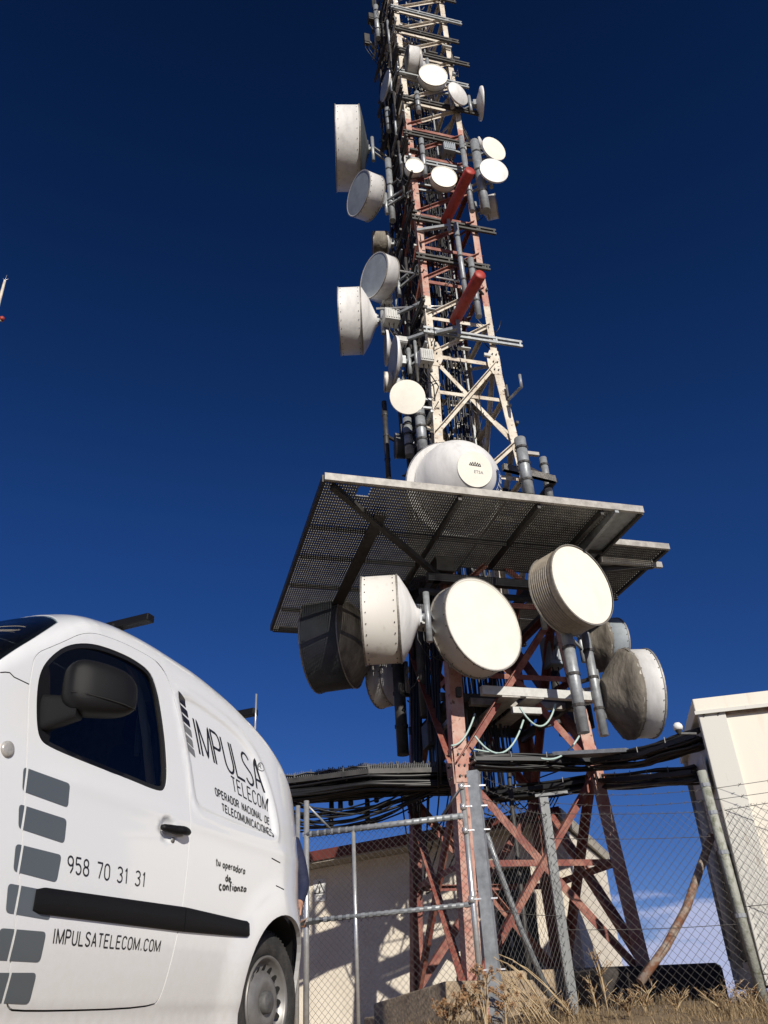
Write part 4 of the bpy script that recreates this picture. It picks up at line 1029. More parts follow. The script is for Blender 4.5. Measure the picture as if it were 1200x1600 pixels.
def resample(P,st,closed=True):
    out=[]; n=len(P)
    for i in range(n if closed else n-1):
        a=P[i];b=P[(i+1)%n]; L_=math.hypot(b[0]-a[0],b[1]-a[1]); k=max(1,int(math.ceil(L_/st)))
        for j in range(k): out.append((a[0]+(b[0]-a[0])*j/k,a[1]+(b[1]-a[1])*j/k))
    if not closed: out.append(P[-1])
    return out
def chaikin(P,n=2):
    for _ in range(n):
        Q=[]
        for i in range(len(P)):
            a=P[i];b=P[(i+1)%len(P)]; Q+=[(a[0]*.75+b[0]*.25,a[1]*.75+b[1]*.25),(a[0]*.25+b[0]*.75,a[1]*.25+b[1]*.75)]
        P=Q
    return P
def offp(P,d):
    """shrink polygon by d (positive = inwards)"""
    n=len(P); A=sum(P[i][0]*P[(i+1)%n][1]-P[(i+1)%n][0]*P[i][1] for i in range(n)); s=1 if A>0 else -1; out=[]
    for i in range(n):
        a=P[i-1];b=P[i];c=P[(i+1)%n]
        def nr(p,q):
            dx,dy=q[0]-p[0],q[1]-p[1]; l=math.hypot(dx,dy) or 1; return (-dy/l*s,dx/l*s)
        n1=nr(a,b);n2=nr(b,c); mx,my=n1[0]+n2[0],n1[1]+n2[1]; l=math.hypot(mx,my) or 1; k=min(2,1/max(.4,(mx*n1[0]+my*n1[1])/l))
        out.append((b[0]+mx/l*d*k,b[1]+my/l*d*k))
    return out
def panel(name,m,par,outer,holes=(),sp_=.03,off=0,depth=.025,fn=None,both=False,st=None,fine=None):
    st=st or sp_; loops=[resample(outer,st)]+[resample(h,st) for h in holes]
    V=[];E=[]
    for lp in loops:
        o=len(V); V+=[Vector(p) for p in lp]; E+=[(o+i,o+(i+1)%len(lp)) for i in range(len(lp))]
    xs_=[p[0] for p in loops[0]]; ys_=[p[1] for p in loops[0]]; x=min(xs_)+sp_*.5; row=0
    O=np.array(loops[0])
    allb=np.array([p for lp in loops for p in lp])
    while x<max(xs_):
        y=min(ys_)+sp_*(.5 if row%2 else .25)
        while y<max(ys_):
            if ((allb-(x,y))**2).sum(1).min()>(max(sp_*.45,st*.75))**2 and inpoly(x,y,loops[0]) and not any(inpoly(x,y,h) for h in loops[1:]): V.append(Vector((x,y)))
            y+=sp_
        x+=sp_; row+=1
    if fine:
        bx0,bx1,by0,by1,fs=fine; V=[p for i_,p in enumerate(V) if i_<len(allb) or not (bx0<p.x<bx1 and by0<p.y<by1)]; x=bx0+fs/2
        while x<bx1:
            y=by0+fs/2
            while y<by1:
                if ((allb-(x,y))**2).sum(1).min()>(max(fs*.5,st*.7))**2 and inpoly(x,y,loops[0]) and not any(inpoly(x,y,h) for h in loops[1:]): V.append(Vector((x,y)))
                y+=fs
            x+=fs
    vo,eo,fo,_,_,_=delaunay_2d_cdt(V,E,[],0,1e-5)
    F=[]
    for f in fo:
        cx=sum(vo[i].x for i in f)/3; cy=sum(vo[i].y for i in f)/3
        if inpoly(cx,cy,loops[0]) and not any(inpoly(cx,cy,h) for h in loops[1:]): F.append(tuple(f))
    fn=fn or (lambda a,b,far: SV(a,b,off,far))
    obs=[]
    for far in ((False,True) if both else (False,)):
        me=bpy.data.meshes.new(name); me.from_pydata([tuple(fn(p.x,p.y,far)) for p in vo],[],[f if not far else f[::-1] for f in F])
        b=bmesh.new(); b.from_mesh(me)
        if far!=0 or True: pass
        for f in b.faces: f.smooth=True
        if depth:
            be=[e for e in b.edges if e.is_boundary]
            rr=bmesh.ops.extrude_edge_only(b,edges=be); nv=[g_ for g_ in rr['geom'] if isinstance(g_,bmesh.types.BMVert)]
            inn=vn*(-depth if not far else depth)
            for v in nv: v.co+=inn
            for f in b.faces: 
                pass
            for e in be: e.smooth=False
            for g_ in rr['geom']:
                if isinstance(g_,bmesh.types.BMFace): g_.smooth=False
        # outward normals
        if b.faces:
            lf=[f for f in b.faces if f.smooth]; s_=sum((f.normal@vn)*f.calc_area() for f in lf)
            if (s_<0)!=far: bmesh.ops.reverse_faces(b,faces=b.faces[:])
        b.to_mesh(me); b.free()
        nv_=len(vo); h_=.004; vnm=[]
        for p in vo:
            A=fn(p.x+h_,p.y,far)-fn(p.x-h_,p.y,far); B=fn(p.x,p.y+h_,far)-fn(p.x,p.y-h_,far); q_=A.cross(B)
            q_=q_.normalized() if q_.length>1e-12 else Vector(vn)
            rf=(vn if not far else -vn)+Vector((0,0,1.2 if p.y>wsf(p.x)+.12 else 0))
            if q_@rf<0: q_=-q_
            vnm.append(q_)
        ln=[None]*len(me.loops)
        for pl in me.polygons:
            for li in pl.loop_indices:
                vi=me.loops[li].vertex_index
                ln[li]=tuple(vnm[vi]) if (pl.use_smooth and vi<nv_) else tuple(pl.normal)
        me.normals_split_custom_set(ln)
        me.materials.append(M[m]); ob=bpy.data.objects.new(name,me); COL.objects.link(ob)
        ob.parent=par
        if par and par.type=='EMPTY': ob.matrix_parent_inverse=Matrix.Translation(-par.location)
        obs.append(ob)
    return obs
VB=vw(3.0,VW/2,0)
van=thing('delivery_van',VB,'white delivery van with black and grey lettering parked at the left','van')
door=[vp(*p) for p in [(41,1200),(44,1130),(45,1090),(48,1055),(58,1018),(76,996),(96,985)]]+[(2.60,1.775),(2.78,1.785),(2.95,1.78),(3.08,1.765)]
door+=[vp(*p) for p in [(260,1052),(271,1088),(282,1135),(290,1175),(295,1220),(297,1300),(288,1400),(268,1500)]]+[(3.245,.345),(3.20,.305),(2.47,.300),(2.42,.315),(2.400,.36),(2.37,.52),(2.348,.674),(2.325,.836)]
door=chaikin(door,2)
win=[vp(*p) for p in [(57,1130),(57,1085),(62,1050),(78,1026),(105,1008),(140,1004),(175,1014),(210,1030),(236,1050),(247,1080),(254,1120),(260,1170),(262,1215),(258,1235),(245,1236),(200,1217),(130,1190),(78,1168),(62,1156)]]
win=chaikin(win,2)
RECP=chaikin([vp(276,1082),(3.31,1.645),(3.40,1.655),(3.6,1.63),(3.78,1.595),(3.90,1.545),(3.99,1.48),(4.06,1.38),(4.11,1.27),(4.15,1.12),(4.12,1.08),(3.9,1.075),(3.5,1.09)]+[vp(309,1262),vp(303,1240),vp(298,1200),vp(289,1150)],2)
def arc(c,r,a0,a1,n=28): return [(c[0]+r*math.cos(R(a0+(a1-a0)*i/n)),c[1]+r*math.sin(R(a0+(a1-a0)*i/n))) for i in range(n+1)]
AF=(1.52,.324)
outer=[(.66,.30)]+[(1.14,.27)]+arc(AF,.385,188,-8)+[(1.93,.235),(3.80,.235)]+arc(AR[:2],AR[2],194,-6)+[(4.62,.33),(4.70,.36)]
vt=4.70
outer+=[(vt,z) for z in np.arange(.5,wsf(vt),.1)]+[(vt,wsf(vt)+TOPL*k/10) for k in range(11)]
outer+=[(a,wsf(a)+TOPL-.0005) for a in np.arange(4.6,.62,-.08)]
outer+=[(.62,wsf(.62)+TOPL*k/8) for k in range(8,0,-1)]
p1=(2.135,1.55); p0=(2.50,wsf(2.50)+.40)
print('win corners',p1,p0,'REC',[(round(a,2),round(b,2)) for a,b in RECP],'D',[(round(a,2),round(b,2)) for a,b in door][::4])
WS=[(1.86,wsf(1.86)+.33),p1,((p1[0]+p0[0])/2,(p1[1]+p0[1])/2-.01),p0]+[(p0[0]+(2.70-p0[0])*k/5,p0[1]+(wsf(2.70)+TOPL-.01-p0[1])*k/5) for k in range(1,6)]+[(2.2,wsf(2.2)+TOPL-.01),(1.74,wsf(1.74)+TOPL-.01),(1.80,wsf(1.8)+.6)]
ob=panel('body','van',van,outer,[offp(door,-.003),WS],sp_=.032,both=True,st=.018,fine=(3.26,4.22,.95,1.74,.0135))
panel('front_door','van',van,offp(door,.003),[win],sp_=.026,both=True,st=.016)[0]
wi=offp(win,.020)
panel('window_seal','rubber',van,win,[wi],sp_=.02,off=-.004,both=True,depth=.03)
panel('door_window','glass',van,wi,sp_=.06,off=-.012,both=True,depth=0)
panel('windscreen','glass',van,offp(WS,.0),sp_=.05,off=-.003,both=True,depth=0)
WSi=offp(WS,.045); panel('windscreen_border','rubber',van,WS,[WSi],sp_=.04,off=-.006,both=True,depth=0)
sail=[vp(*p) for p in [(58,1130),(58,1085),(63,1052),(77,1034),(78,1100),(78,1166),(63,1155)]]
sl_=panel('mirror_sail','blackp',van,chaikin(sail,1),sp_=.03,off=.002,both=True,depth=.02)
# rear wall, floor, bumper
mb=MB(); rear=[vw(4.70,*sect(4.70,v)) for v in list(np.arange(.3,wsf(4.7),.08))+[wsf(4.7)+TOPL*k/10 for k in range(11)]]; rear2=[vw(4.70,*sect(4.70,v),far=True) for v in list(np.arange(.3,wsf(4.7),.08))+[wsf(4.7)+TOPL*k/10 for k in range(11)]]
mb.add(rear+rear2,[(i,i+1,len(rear)+i+1,len(rear)+i) for i in range(len(rear)-1)]); mb.build('rear_door','van',van)
mb=MB(); mb.bar(vw(4.60,.30,.42),vw(4.60,VW-.30,.42),.28,.30,up=(0,0,1)); o=mb.build('rear_bumper','shroudw',van); bevel(o,.06,3)
mb=MB(); mb.bar(vw(.74,.25,.42),vw(.74,VW-.25,.42),.28,.34,up=(0,0,1)); o=mb.build('front_bumper','blackp',van); bevel(o,.08,3)
mb=MB(); mb.bar(vw(.9,VW/2,.36),vw(4.55,VW/2,.36),VW-.95,.08,up=(0,0,1)); mb.build('floor','liner',van)
mb=MB(); mb.bar(vw(3.62,VW/2,1.05),vw(3.66,VW/2,1.05),VW-.42,1.45,up=(0,0,1)); mb.build('bulkhead','cableg',van)
mb=MB(); mb.bar(vw(1.7,VW/2,.98),vw(2.2,VW/2,.98),VW-.36,.22,up=(0,0,1)); bevel(mb.build('dashboard','inner',van),.05)
for s in (.42,VW-.42):
    mb=MB(); mb.bar(vw(3.28,s,.75),vw(3.42,s,1.38),.46,.14); o=mb.build('seat','seat',van); bevel(o,.05,3)
    mb=MB(); mb.bar(vw(3.40,s,1.44),vw(3.44,s,1.64),.26,.10); bevel(mb.build('headrest','seat',van),.04,3)
_vq=lambda x,y,o: (lambda d: Vector((0,0,CAMZ))+d*(-(VD+o)/(d@vn)))(ray(x,y))
MB().tube([_vq(200,1036,.24),_vq(212,1060,.22),_vq(221,1100,.20),_vq(228,1150,.18),_vq(236,1226,.16)],[.016,.018,.019,.020,.022],10).build('door_pillar','signw',van)
MB().tube([_vq(213,1180,.2),_vq(216,1128,.24),_vq(222,1100,.3)],[.012,.010,.010],6).build('belt_guide','cableg',van)
MB().tube([vw(3.36,.30,.9),vw(3.33,.33,1.5)],.022,6).build('seat_belt','cableg',van)
st=MB(); c=vw(2.48,.45,1.08); ax=(va*.8+Vector((0,0,.35))).normalized(); u,v=perp(ax); st.tube([c+u*.18*math.cos(2*math.pi*i/24)+v*.18*math.sin(2*math.pi*i/24) for i in range(25)],.016,6); st.build('steering_wheel','blackp',van)
panel('rear_bumper_end','cableg',van,[(4.61,.20),(4.695,.20),(4.695,.60),(4.62,.58)],sp_=.04,off=.012,both=True)
# wheels
def wheel(al,far=False):
    ins=.085; c=vw(al,ins,.324,far); ax=vn if not far else -vn
    t=MB().lathe([(-.19,.21),(-.19,.30),(-.165,.318),(-.10,.324),(-.03,.322),(-.012,.312),(0,.285),(.002,.25),(-.006,.215),(-.02,.205)],c,ax,64)
    w=t.build('wheel','tyre',van)
    mb=MB()
    for i in range(72):
        a=2*math.pi*i/72
        u,v=perp(ax); d=u*math.cos(a)+v*math.sin(a); tg=ax.cross(d)
        mb.bar(c+d*.3225-ax*.02,c+d*.3225-ax*.085+tg*.018,.012,.008,up=d)
        mb.bar(c+d*.3225-ax*.10,c+d*.3225-ax*.165-tg*.018,.012,.008,up=d)
    mb.build('tread','tyre',w,)
    rm=MB().lathe([(-.03,.205),(-.004,.208),(.0,.200),(-.014,.190),(-.040,.183),(-.052,.165),(-.036,.140),(-.018,.120),(-.010,.085),(-.022,.06),(-.022,.001)],c,ax,64).build('rim','steelrim',w)
    mb=MB(); u,v=perp(ax)
    for i in range(16):
        a=2*math.pi*i/16; d=u*math.cos(a)+v*math.sin(a); cc=c+d*.152-ax*.037; sl2=(d*.62+ax*.9*-.0+ax*.6).normalized()
        nrm=(ax+d*-.6).normalized()
        tg=d.cross(nrm).normalized(); e2=nrm.cross(tg)
        mb.add([cc+nrm*.006+tg*.0155*math.cos(q)+e2*.022*math.sin(q) for q in [2*math.pi*k/12 for k in range(12)]],[tuple(range(12))])
    mb.build('rim_holes','liner',rm,fix=False)
    MB().lathe([(-.022,.052),(.004,.050),(.010,.040),(.011,.001)],c,ax,28).build('hub_cap','hubcap',rm)
    mb=MB()
    return w
for far in (False,True):
    for al in (AF[0],AR[0]): wheel(al,far)
# fix wheel sub-part parents (children of mesh parents keep world place)
for al,far in ((AR[0],False),(AR[0],True),(AF[0],False),(AF[0],True)):
    mb=MB(); k=24; C_=AF if al<2 else AR
    vs=[]
    for i in range(k+1):
        a=math.pi*(.0)+math.pi*1.0*i/k
        for ins in (.012,.42): aa=C_[0]+.388*math.cos(a); zz_=C_[1]+.388*math.sin(a); vs.append(vw(aa,(sect(aa,zz_)[0]+.03) if ins<.1 else ins,zz_,far))
    mb.add(vs,[(2*i,2*i+1,2*i+3,2*i+2) for i in range(k)],True)
    mb.add([vw(C_[0]-.4,.42,.28,far),vw(C_[0]+.4,.42,.28,far),vw(C_[0]+.4,.42,.75,far),vw(C_[0]-.4,.42,.75,far)],[(0,1,2,3)])
    mb.build('arch_liner','liner',van,fix=False)
# mud flap behind the rear wheel

# rub strip: two pieces, one on the door, one on the rear side
def stripz(a0,a1,zt0,zt1,zb0,zb1,name='rub_strip'):
    mb=MB(); k=24; vs=[]
    for i in range(k+1):
        f=i/k; a=a0+(a1-a0)*f; zt=zt0+(zt1-zt0)*f; zb=zb0+(zb1-zb0)*f
        r_=.5 if (i==0 or i==k) else 1
        e=min(1,(f if a0<3 else 1-f)*24)**.5; mid=(zt+zb)/2; h=(zt-zb)/2*(.80+.20*e)
        for (q,o) in ((-1,.0),(-.985,.010),(-.90,.013),(0,.014),(.90,.013),(.985,.010),(1,.0)):
            vs.append(SV(a,mid+q*h,0)+vn*o*(.5+.5*e))
    mb.add(vs,[(i*7+j,i*7+j+1,(i+1)*7+j+1,(i+1)*7+j) for i in range(k) for j in range(6)],True)
    mb.add(vs[:7],[tuple(range(7))]); mb.add(vs[-7:],[tuple(range(7))])
    return mb.build(name,'blackp',van)
stripz(2.43,3.312,.672,.677,.588,.582); stripz(3.318,3.845,.677,.655,.582,.588)
# door handle
a0,z0=vp(249,1299); a1,z1=vp(289,1306)
mb=MB(); k=14; pts=[];rs=[]
for i in range(k+1):
    f=i/k; e=math.sin(math.pi*min(1,max(0,f)))**.45; pts.append(SV(a0+(a1-a0)*f,.972+.004*f)+vn*(.010+.028*e)); rs.append(.010+.009*e)
mb.tube(pts,rs,12); mb.build('door_handle','blackp',van)
MB().lathe([(0,.012),(.004,.012),(.005,.001)],SV(3.20,.935),vn,16).build('lock_barrel','steelrim',van)
# side repeater
c=vp(11,1171); ce=SV(*c,0); q=MB(); vs=[]
q.lathe([(0,.030),(.006,.029),(.011,.020),(.012,.001)],ce,vn,24); q.build('indicator_lamp','lamp',van)
# seam between cowl and fender
for P_ in ([(0,1051),(22,1058),(45,1069)],):
    L_=[vp(*p) for p in P_]; MB().tube([SV(*p,.0005) for p in resample(L_,.03,False)],.0022,4).build('panel_seam','liner',van)
fl=[vp(*p) for p in [(424,1341),(437,1348)]]; MB().tube([SV(*p,.001) for p in fl],.003,4).build('fuel_flap_edge','rubber',van)
fl=[vp(*p) for p in [(430,1384),(441,1390)]]; MB().tube([SV(*p,.001) for p in fl],.003,4).build('fuel_flap_edge','rubber',van)
# slate squares
def decal(P,m,name='decal',off=.0018,sp_=.016,ch=2):
    return panel(name,m,van,P,sp_=sp_,off=off,depth=0)
def rcorner(P,r):
    out=[]; n=len(P)
    for i in range(n):
        a=Vector(P[i-1]);b=Vector(P[i]);c=Vector(P[(i+1)%n]); p=b+(a-b).normalized()*r; q=b+(c-b).normalized()*r
        for k in range(5): t=k/4; out.append(tuple(p*(1-t)**2+b*2*t*(1-t)+q*t*t))
    return out
for Q in ([(36,1198),(108,1225),(106,1262),(34,1236)],[(29,1256),(104,1280),(100,1318),(28,1294)],[(24,1318),(96,1336),(88,1379),(20,1361)],[(12,1380),(75,1392),(78,1438),(8,1426)],[(-1,1450),(72,1456),(62,1504),(-12,1500)],[(-10,1520),(57,1520),(45,1569),(-18,1567)]):
    P_=rcorner([vp(*p) for p in Q],.018)
    # squares are cut at the door gap
    de=offp(door,.003)
    inn=[p for p in P_]
    aedge=lambda z: min(a for a,b in resample(door,.02) if abs(b-z)<.03)
    e=aedge(sum(p[1] for p in P_)/len(P_))
    for (lo,hi) in ((-9,e-.005),(e+.005,9)):
        def clip(P,x,keepright):
            out=[]
            for i in range(len(P)):
                a=P[i-1];b=P[i]; ia=(a[0]>=x)==keepright; ib=(b[0]>=x)==keepright
                if ia!=ib: t=(x-a[0])/(b[0]-a[0]); out.append((x,a[1]+(b[1]-a[1])*t))
                if ib: out.append(b)
            return out
        C_=P_
        if lo>-9: C_=clip(C_,lo,True)
        if hi<9: C_=clip(C_,hi,False)
        if len(C_)>2:
            try: decal(C_,'decal','slate_square')
            except Exception as ex_: print('decal',ex_)
for i,(y0_,y1_,x0_,x1_) in enumerate([(1079,1093,277,292),(1096,1109,281,296),(1111,1124,284,299),(1126,1140,287,302),(1142,1156,290,304),(1157,1171,293,307)]):
    P_=[vp(x0_,y0_),vp(x1_,y0_+14.5),vp(x1_+2,y1_+12.5),vp(x0_+2,y1_-2)]
    decal(rcorner(P_,.006),'ink' if i<3 else 'inkg','logo_bar',sp_=.012)
def vtext(txt,tl,tr,br,bl,m='ink',name='lettering',**k):
    c=[vp(*p) for p in (bl,br,tr,tl)]
    def f(a,b):
        x=(1-a)*(1-b)*c[0][0]+a*(1-b)*c[1][0]+a*b*c[2][0]+(1-a)*b*c[3][0]; y=(1-a)*(1-b)*c[0][1]+a*(1-b)*c[1][1]+a*b*c[2][1]+(1-a)*b*c[3][1]
        return SV(x,y,.0017)
    return text_on(txt,f,name,m,van,**k)
def thintext(segs,tl,tr,br,bl,wd,name='lettering',m='ink'):
    """thin stroke letters given as polylines in the unit box of the whole word"""
    c=[vp(*p) for p in (bl,br,tr,tl)]; mb=MB()
    sx=math.hypot(c[1][0]-c[0][0],c[1][1]-c[0][1]); sy=math.hypot(c[3][0]-c[0][0],c[3][1]-c[0][1])
    def f(a,b):
        x=(1-a)*(1-b)*c[0][0]+a*(1-b)*c[1][0]+a*b*c[2][0]+(1-a)*b*c[3][0]; y=(1-a)*(1-b)*c[0][1]+a*(1-b)*c[1][1]+a*b*c[2][1]+(1-a)*b*c[3][1]
        return SV(x,y,.0017)
    for pl in segs:
        P_=resample(pl,.05,False); P_=[Vector((a*sx,b*sy)) for a,b in P_]; vs=[]
        for i in range(len(P_)):
            d=P_[min(i+1,len(P_)-1)]-P_[max(i-1,0)]; d.normalize(); nn=Vector((-d.y,d.x))*wd/2
            for s in (-1,1): q=P_[i]+nn*s; vs.append(f(q.x/sx,q.y/sy))
        mb.add(vs,[(2*i,2*i+1,2*i+3,2*i+2) for i in range(len(P_)-1)])
    return mb.build(name,m,van,fix=False)
def curvepts(cx,cy,rx,ry,a0,a1,n=10): return [(cx+rx*math.cos(R(a0+(a1-a0)*i/n)),cy+ry*math.sin(R(a0+(a1-a0)*i/n))) for i in range(n+1)]
# condensed stroke font, each glyph in a 1x1 cell
GL={'I':[[(.5,0),(.5,1)]],'M':[[(0,0),(0,1),(.5,.05),(1,1),(1,0)]],'P':[[(0,0),(0,1),(.65,1)]+curvepts(.65,.75,.35,.25,90,-90,6)+[(0,.5)]],
'U':[[(0,1),(0,.3)]+curvepts(.5,.3,.5,.3,180,360,8)+[(1,1)]],'L':[[(0,1),(0,0),(1,0)]],'S':[curvepts(.5,.76,.48,.24,20,200,7)+[(.2,.60),(.8,.42)]+curvepts(.5,.24,.48,.24,20,-160,7)],
'A':[[(0,0),(.5,1),(1,0)],[(.18,.32),(.82,.32)]],'T':[[(0,1),(1,1)],[(.5,1),(.5,0)]],'E':[[(1,1),(0,1),(0,0),(1,0)],[(0,.52),(.85,.52)]],'C':[curvepts(.5,.7,.5,.3,20,180,7)+curvepts(.5,.3,.5,.3,180,340,7)],
'O':[curvepts(.5,.7,.5,.3,0,180,8)+curvepts(.5,.3,.5,.3,180,360,8)+[(1,.7)]],'D':[[(0,0),(0,1),(.5,1)]+curvepts(.5,.7,.5,.3,90,0,5)+curvepts(.5,.3,.5,.3,0,-90,5)+[(0,0)]],'R':[[(0,0),(0,1),(.65,1)]+curvepts(.65,.75,.35,.25,90,-90,6)+[(0,.5)],[(.55,.5),(1,0)]],
'N':[[(0,0),(0,1),(1,0),(1,1)]],'.':[[(.5,0),(.5,.14)]],'9':[curvepts(.5,.72,.48,.28,0,360,12)+[(.98,.72),(.9,.3),(.5,0)]],'5':[[(.95,1),(.1,1),(.05,.58),(.5,.62)]+curvepts(.5,.31,.48,.31,90,-150,9)],
'8':[curvepts(.5,.76,.42,.24,0,360,12),curvepts(.5,.27,.5,.27,0,360,12)],'7':[[(0,1),(1,1),(.4,0)]],'0':[curvepts(.5,.7,.48,.3,0,180,8)+curvepts(.5,.3,.48,.3,180,360,8)+[(.98,.7)]],'3':[curvepts(.45,.76,.5,.24,150,-90,8)+curvepts(.45,.27,.53,.27,90,-150,9)],'1':[[(.2,.8),(.6,1),(.6,0)]],' ':[]}
WD={'I':.12,'M':.85,'.':.25,' ':.45,'1':.45}
def word(txt,gap=.28,wds=WD,dflt=.6):
    x=0; out=[]
    for ch in txt:
        w=wds.get(ch,dflt)
        for pl in GL[ch]: out.append([(x+w*a,b) for a,b in pl])
        x+=w+gap
    x-=gap
    return [[(a/x,b) for a,b in pl] for pl in out]
thintext(word('958 70 31 31',.26),(106,1337),(228,1364),(226,1386),(105,1363),.0065)
thintext(word('IMPULSATELECOM.COM',.30),(85,1451),(251,1470),(248,1487),(82,1474),.006)
thintext(word('TELECOM',.30),(364,1212),(420,1248),(421,1267),(368,1235),.008)
thintext(word('OPERADOR NACIONAL DE',.30),(339,1230),(424,1278),(424,1288),(341,1242),.0065)
thintext(word('TELECOMUNICACIONES',.30),(350,1255),(427,1296),(427,1308),(351,1266),.0065)
imp=[('I',(304,1122),(307,1124),(317,1180),(314,1178)),('M',(312,1126),(330,1138),(342,1195),(322,1183)),('P',(330,1138),(351,1163),(353,1178),(342,1195)),('U',(352,1153),(366,1160),(377,1206),(358,1194)),('L',(366,1160),(379,1205),(387,1216),(376,1200)),('S',(381,1175),(393,1184),(401,1225),(390,1220)),('A',(396,1190),(410,1205),(417,1243),(402,1222))]
# main word on one smooth baseline
thintext(word('IMPULSA',.20,{'I':.10,'M':.95},.72),(304,1121),(404,1190),(416,1238),(315,1177),.014,m='ink')
text_on('R',lambda a,b:SV(*(lambda p,q:(p[0]+(q[0]-p[0])*a,p[1]+.025*b))(vp(404,1200),vp(408,1203)),.0022),'lettering','inkg',van)
MB().tube([SV(*(lambda p:(p[0]+.024+.022*math.cos(2*math.pi*i/16)*1.3,p[1]+.012+.022*math.sin(2*math.pi*i/16)))(vp(404,1200)),.002) for i in range(17)],.002,4).build('lettering','inkg',van)
def hand(txt,tl,tr,br,bl,seed,wd):
    random.seed(seed)
    G={'t':[[(.5,1.0),(.45,.1),(.8,0)],[(.1,.72),(.9,.76)]],'u':[[(.1,.6),(.15,.1),(.6,.05),(.8,.6),(.85,0)]],'o':[curvepts(.5,.3,.4,.3,90,450,10)],'p':[[(.2,.6),(.15,-.4)],curvepts(.5,.32,.35,.28,150,-150,8)],'e':[[(.15,.33),(.85,.38)]+curvepts(.5,.32,.38,.3,10,310,9)],'r':[[(.2,.6),(.2,0)],[(.2,.4),(.5,.62),(.85,.55)]],'a':[curvepts(.45,.3,.36,.3,30,390,10),[(.85,.62),(.85,0)]],'d':[curvepts(.45,.3,.36,.3,30,390,10),[(.85,1.05),(.85,0)]],'c':[curvepts(.5,.32,.42,.32,50,310,9)],'n':[[(.15,.6),(.15,0)],[(.15,.4),(.5,.62),(.8,.45),(.85,0)]],'f':[[(.9,1.0),(.55,1.15),(.4,.8),(.4,-.15)],[(.1,.55),(.8,.6)]],'i':[[(.5,.6),(.5,0)],[(.5,.85),(.52,.9)]],'z':[[(.1,.6),(.85,.6),(.1,.02),(.9,.0)]],' ':[]}
    x=0; out=[]
    for ch in txt:
        w=.35 if ch in 'i' else .6 if ch in 'tfr' else .4 if ch==' ' else .75; j=random.uniform(-.06,.06)
        for pl in G[ch]: out.append([(x+w*a,b+j) for a,b in pl])
        x+=w+.14
    thintext([[(a/x,b) for a,b in pl] for pl in out],tl,tr,br,bl,wd,m='ink')
hand('tu operadora',(337,1341),(384,1356),(383,1366),(337,1352),1,.007)
hand('de',(352,1367),(361,1369),(361,1379),(352,1377),2,.008)
hand('confianza',(342,1377),(386,1384),(385,1393),(342,1390),3,.010)
# door mirror
c=SV(*vp(80,1110))+vn*.02
cen=at(155,1084,1); mp_=None
def vpt_off(px,py,out):
    """point on the ray of a pixel, 'out' metres outside the van's side plane"""
    d=ray(px,py); t=-(VD-out)/(d@vn); P=d*t; return Vector((P.x,P.y,P.z+CAMZ))
mc=vpt_off(157,1083,.125)
t=MB(); vs=[]; nu,nv=28,18
hx=.148; hz_=.106; hy=.07
tilt=.12
for i in range(nv+1):
    ph=-math.pi/2+math.pi*i/nv
    for j in range(nu):
        th_=2*math.pi*j/nu
        def se(w_,e_): return math.copysign(abs(w_)**e_,w_)
        x=se(math.cos(ph),.55)*se(math.cos(th_),.62); y=se(math.cos(ph),.7)*se(math.sin(th_),.8); z=se(math.sin(ph),.62)
        # shape: taller inboard, rounded outboard, flat face rearwards
        z*=(1-.16*max(0,x)**2+.05) if z>0 else (1-.30*max(0,x+.35))
        vs.append((x,y,z))
def mloc(x,y,z): # x: screen right (toward rear/outwards), y: along front, z: up
    rtv=(vn*.42+va*.90).normalized(); fr=(vn*.90-va*.42).normalized()
    return mc+rtv*x*hx+fr*y*hy+Vector((0,0,z*hz_-x*.012))
t.add([mloc(*p) for p in vs],[(i*nu+j,i*nu+(j+1)%nu,(i+1)*nu+(j+1)%nu,(i+1)*nu+j) for i in range(nv) for j in range(nu)],True)
mir=t.build('door_mirror','blackp',van)
base=SV(*vp(70,1115)); mb=MB()
def flat_arm(p,q,w0,h0,w1,h1):
    mb=MB(); p=Vector(p);q=Vector(q); d=(q-p).normalized(); s=d.cross(Vector((0,0,1))).normalized(); vs=[]; n=16; K=8
    for i in range(K+1):
        f=i/K; c=p.lerp(q,f); w=w0+(w1-w0)*f; h=h0+(h1-h0)*f
        for j in range(n):
            a=2*math.pi*j/n; x=math.copysign(abs(math.cos(a))**.5,math.cos(a)); y=math.copysign(abs(math.sin(a))**.5,math.sin(a)); vs.append(c+s*x*w/2+Vector((0,0,y*h/2)))
    mb.add(vs,[(i*n+j,i*n+(j+1)%n,(i+1)*n+(j+1)%n,(i+1)*n+j) for i in range(K) for j in range(n)],True); mb.add(vs[:n],[tuple(range(n))]); mb.add(vs[-n:],[tuple(range(n))]); return mb
flat_arm(base-vn*.01,vpt_off(125,1107,.10),.06,.15,.06,.085).build('arm','blackp',mir)
mb=MB(); mb.tube([mloc(*[.02*0+x_,-.0+1.0*(1-abs(x_)**3)**.4*.0+y_,-.42]) for x_,y_ in ((-.9,.62),(-.5,.93),(0,1.0),(.5,.93),(.9,.62))],.003,5).build('joint_line','liner',mir)
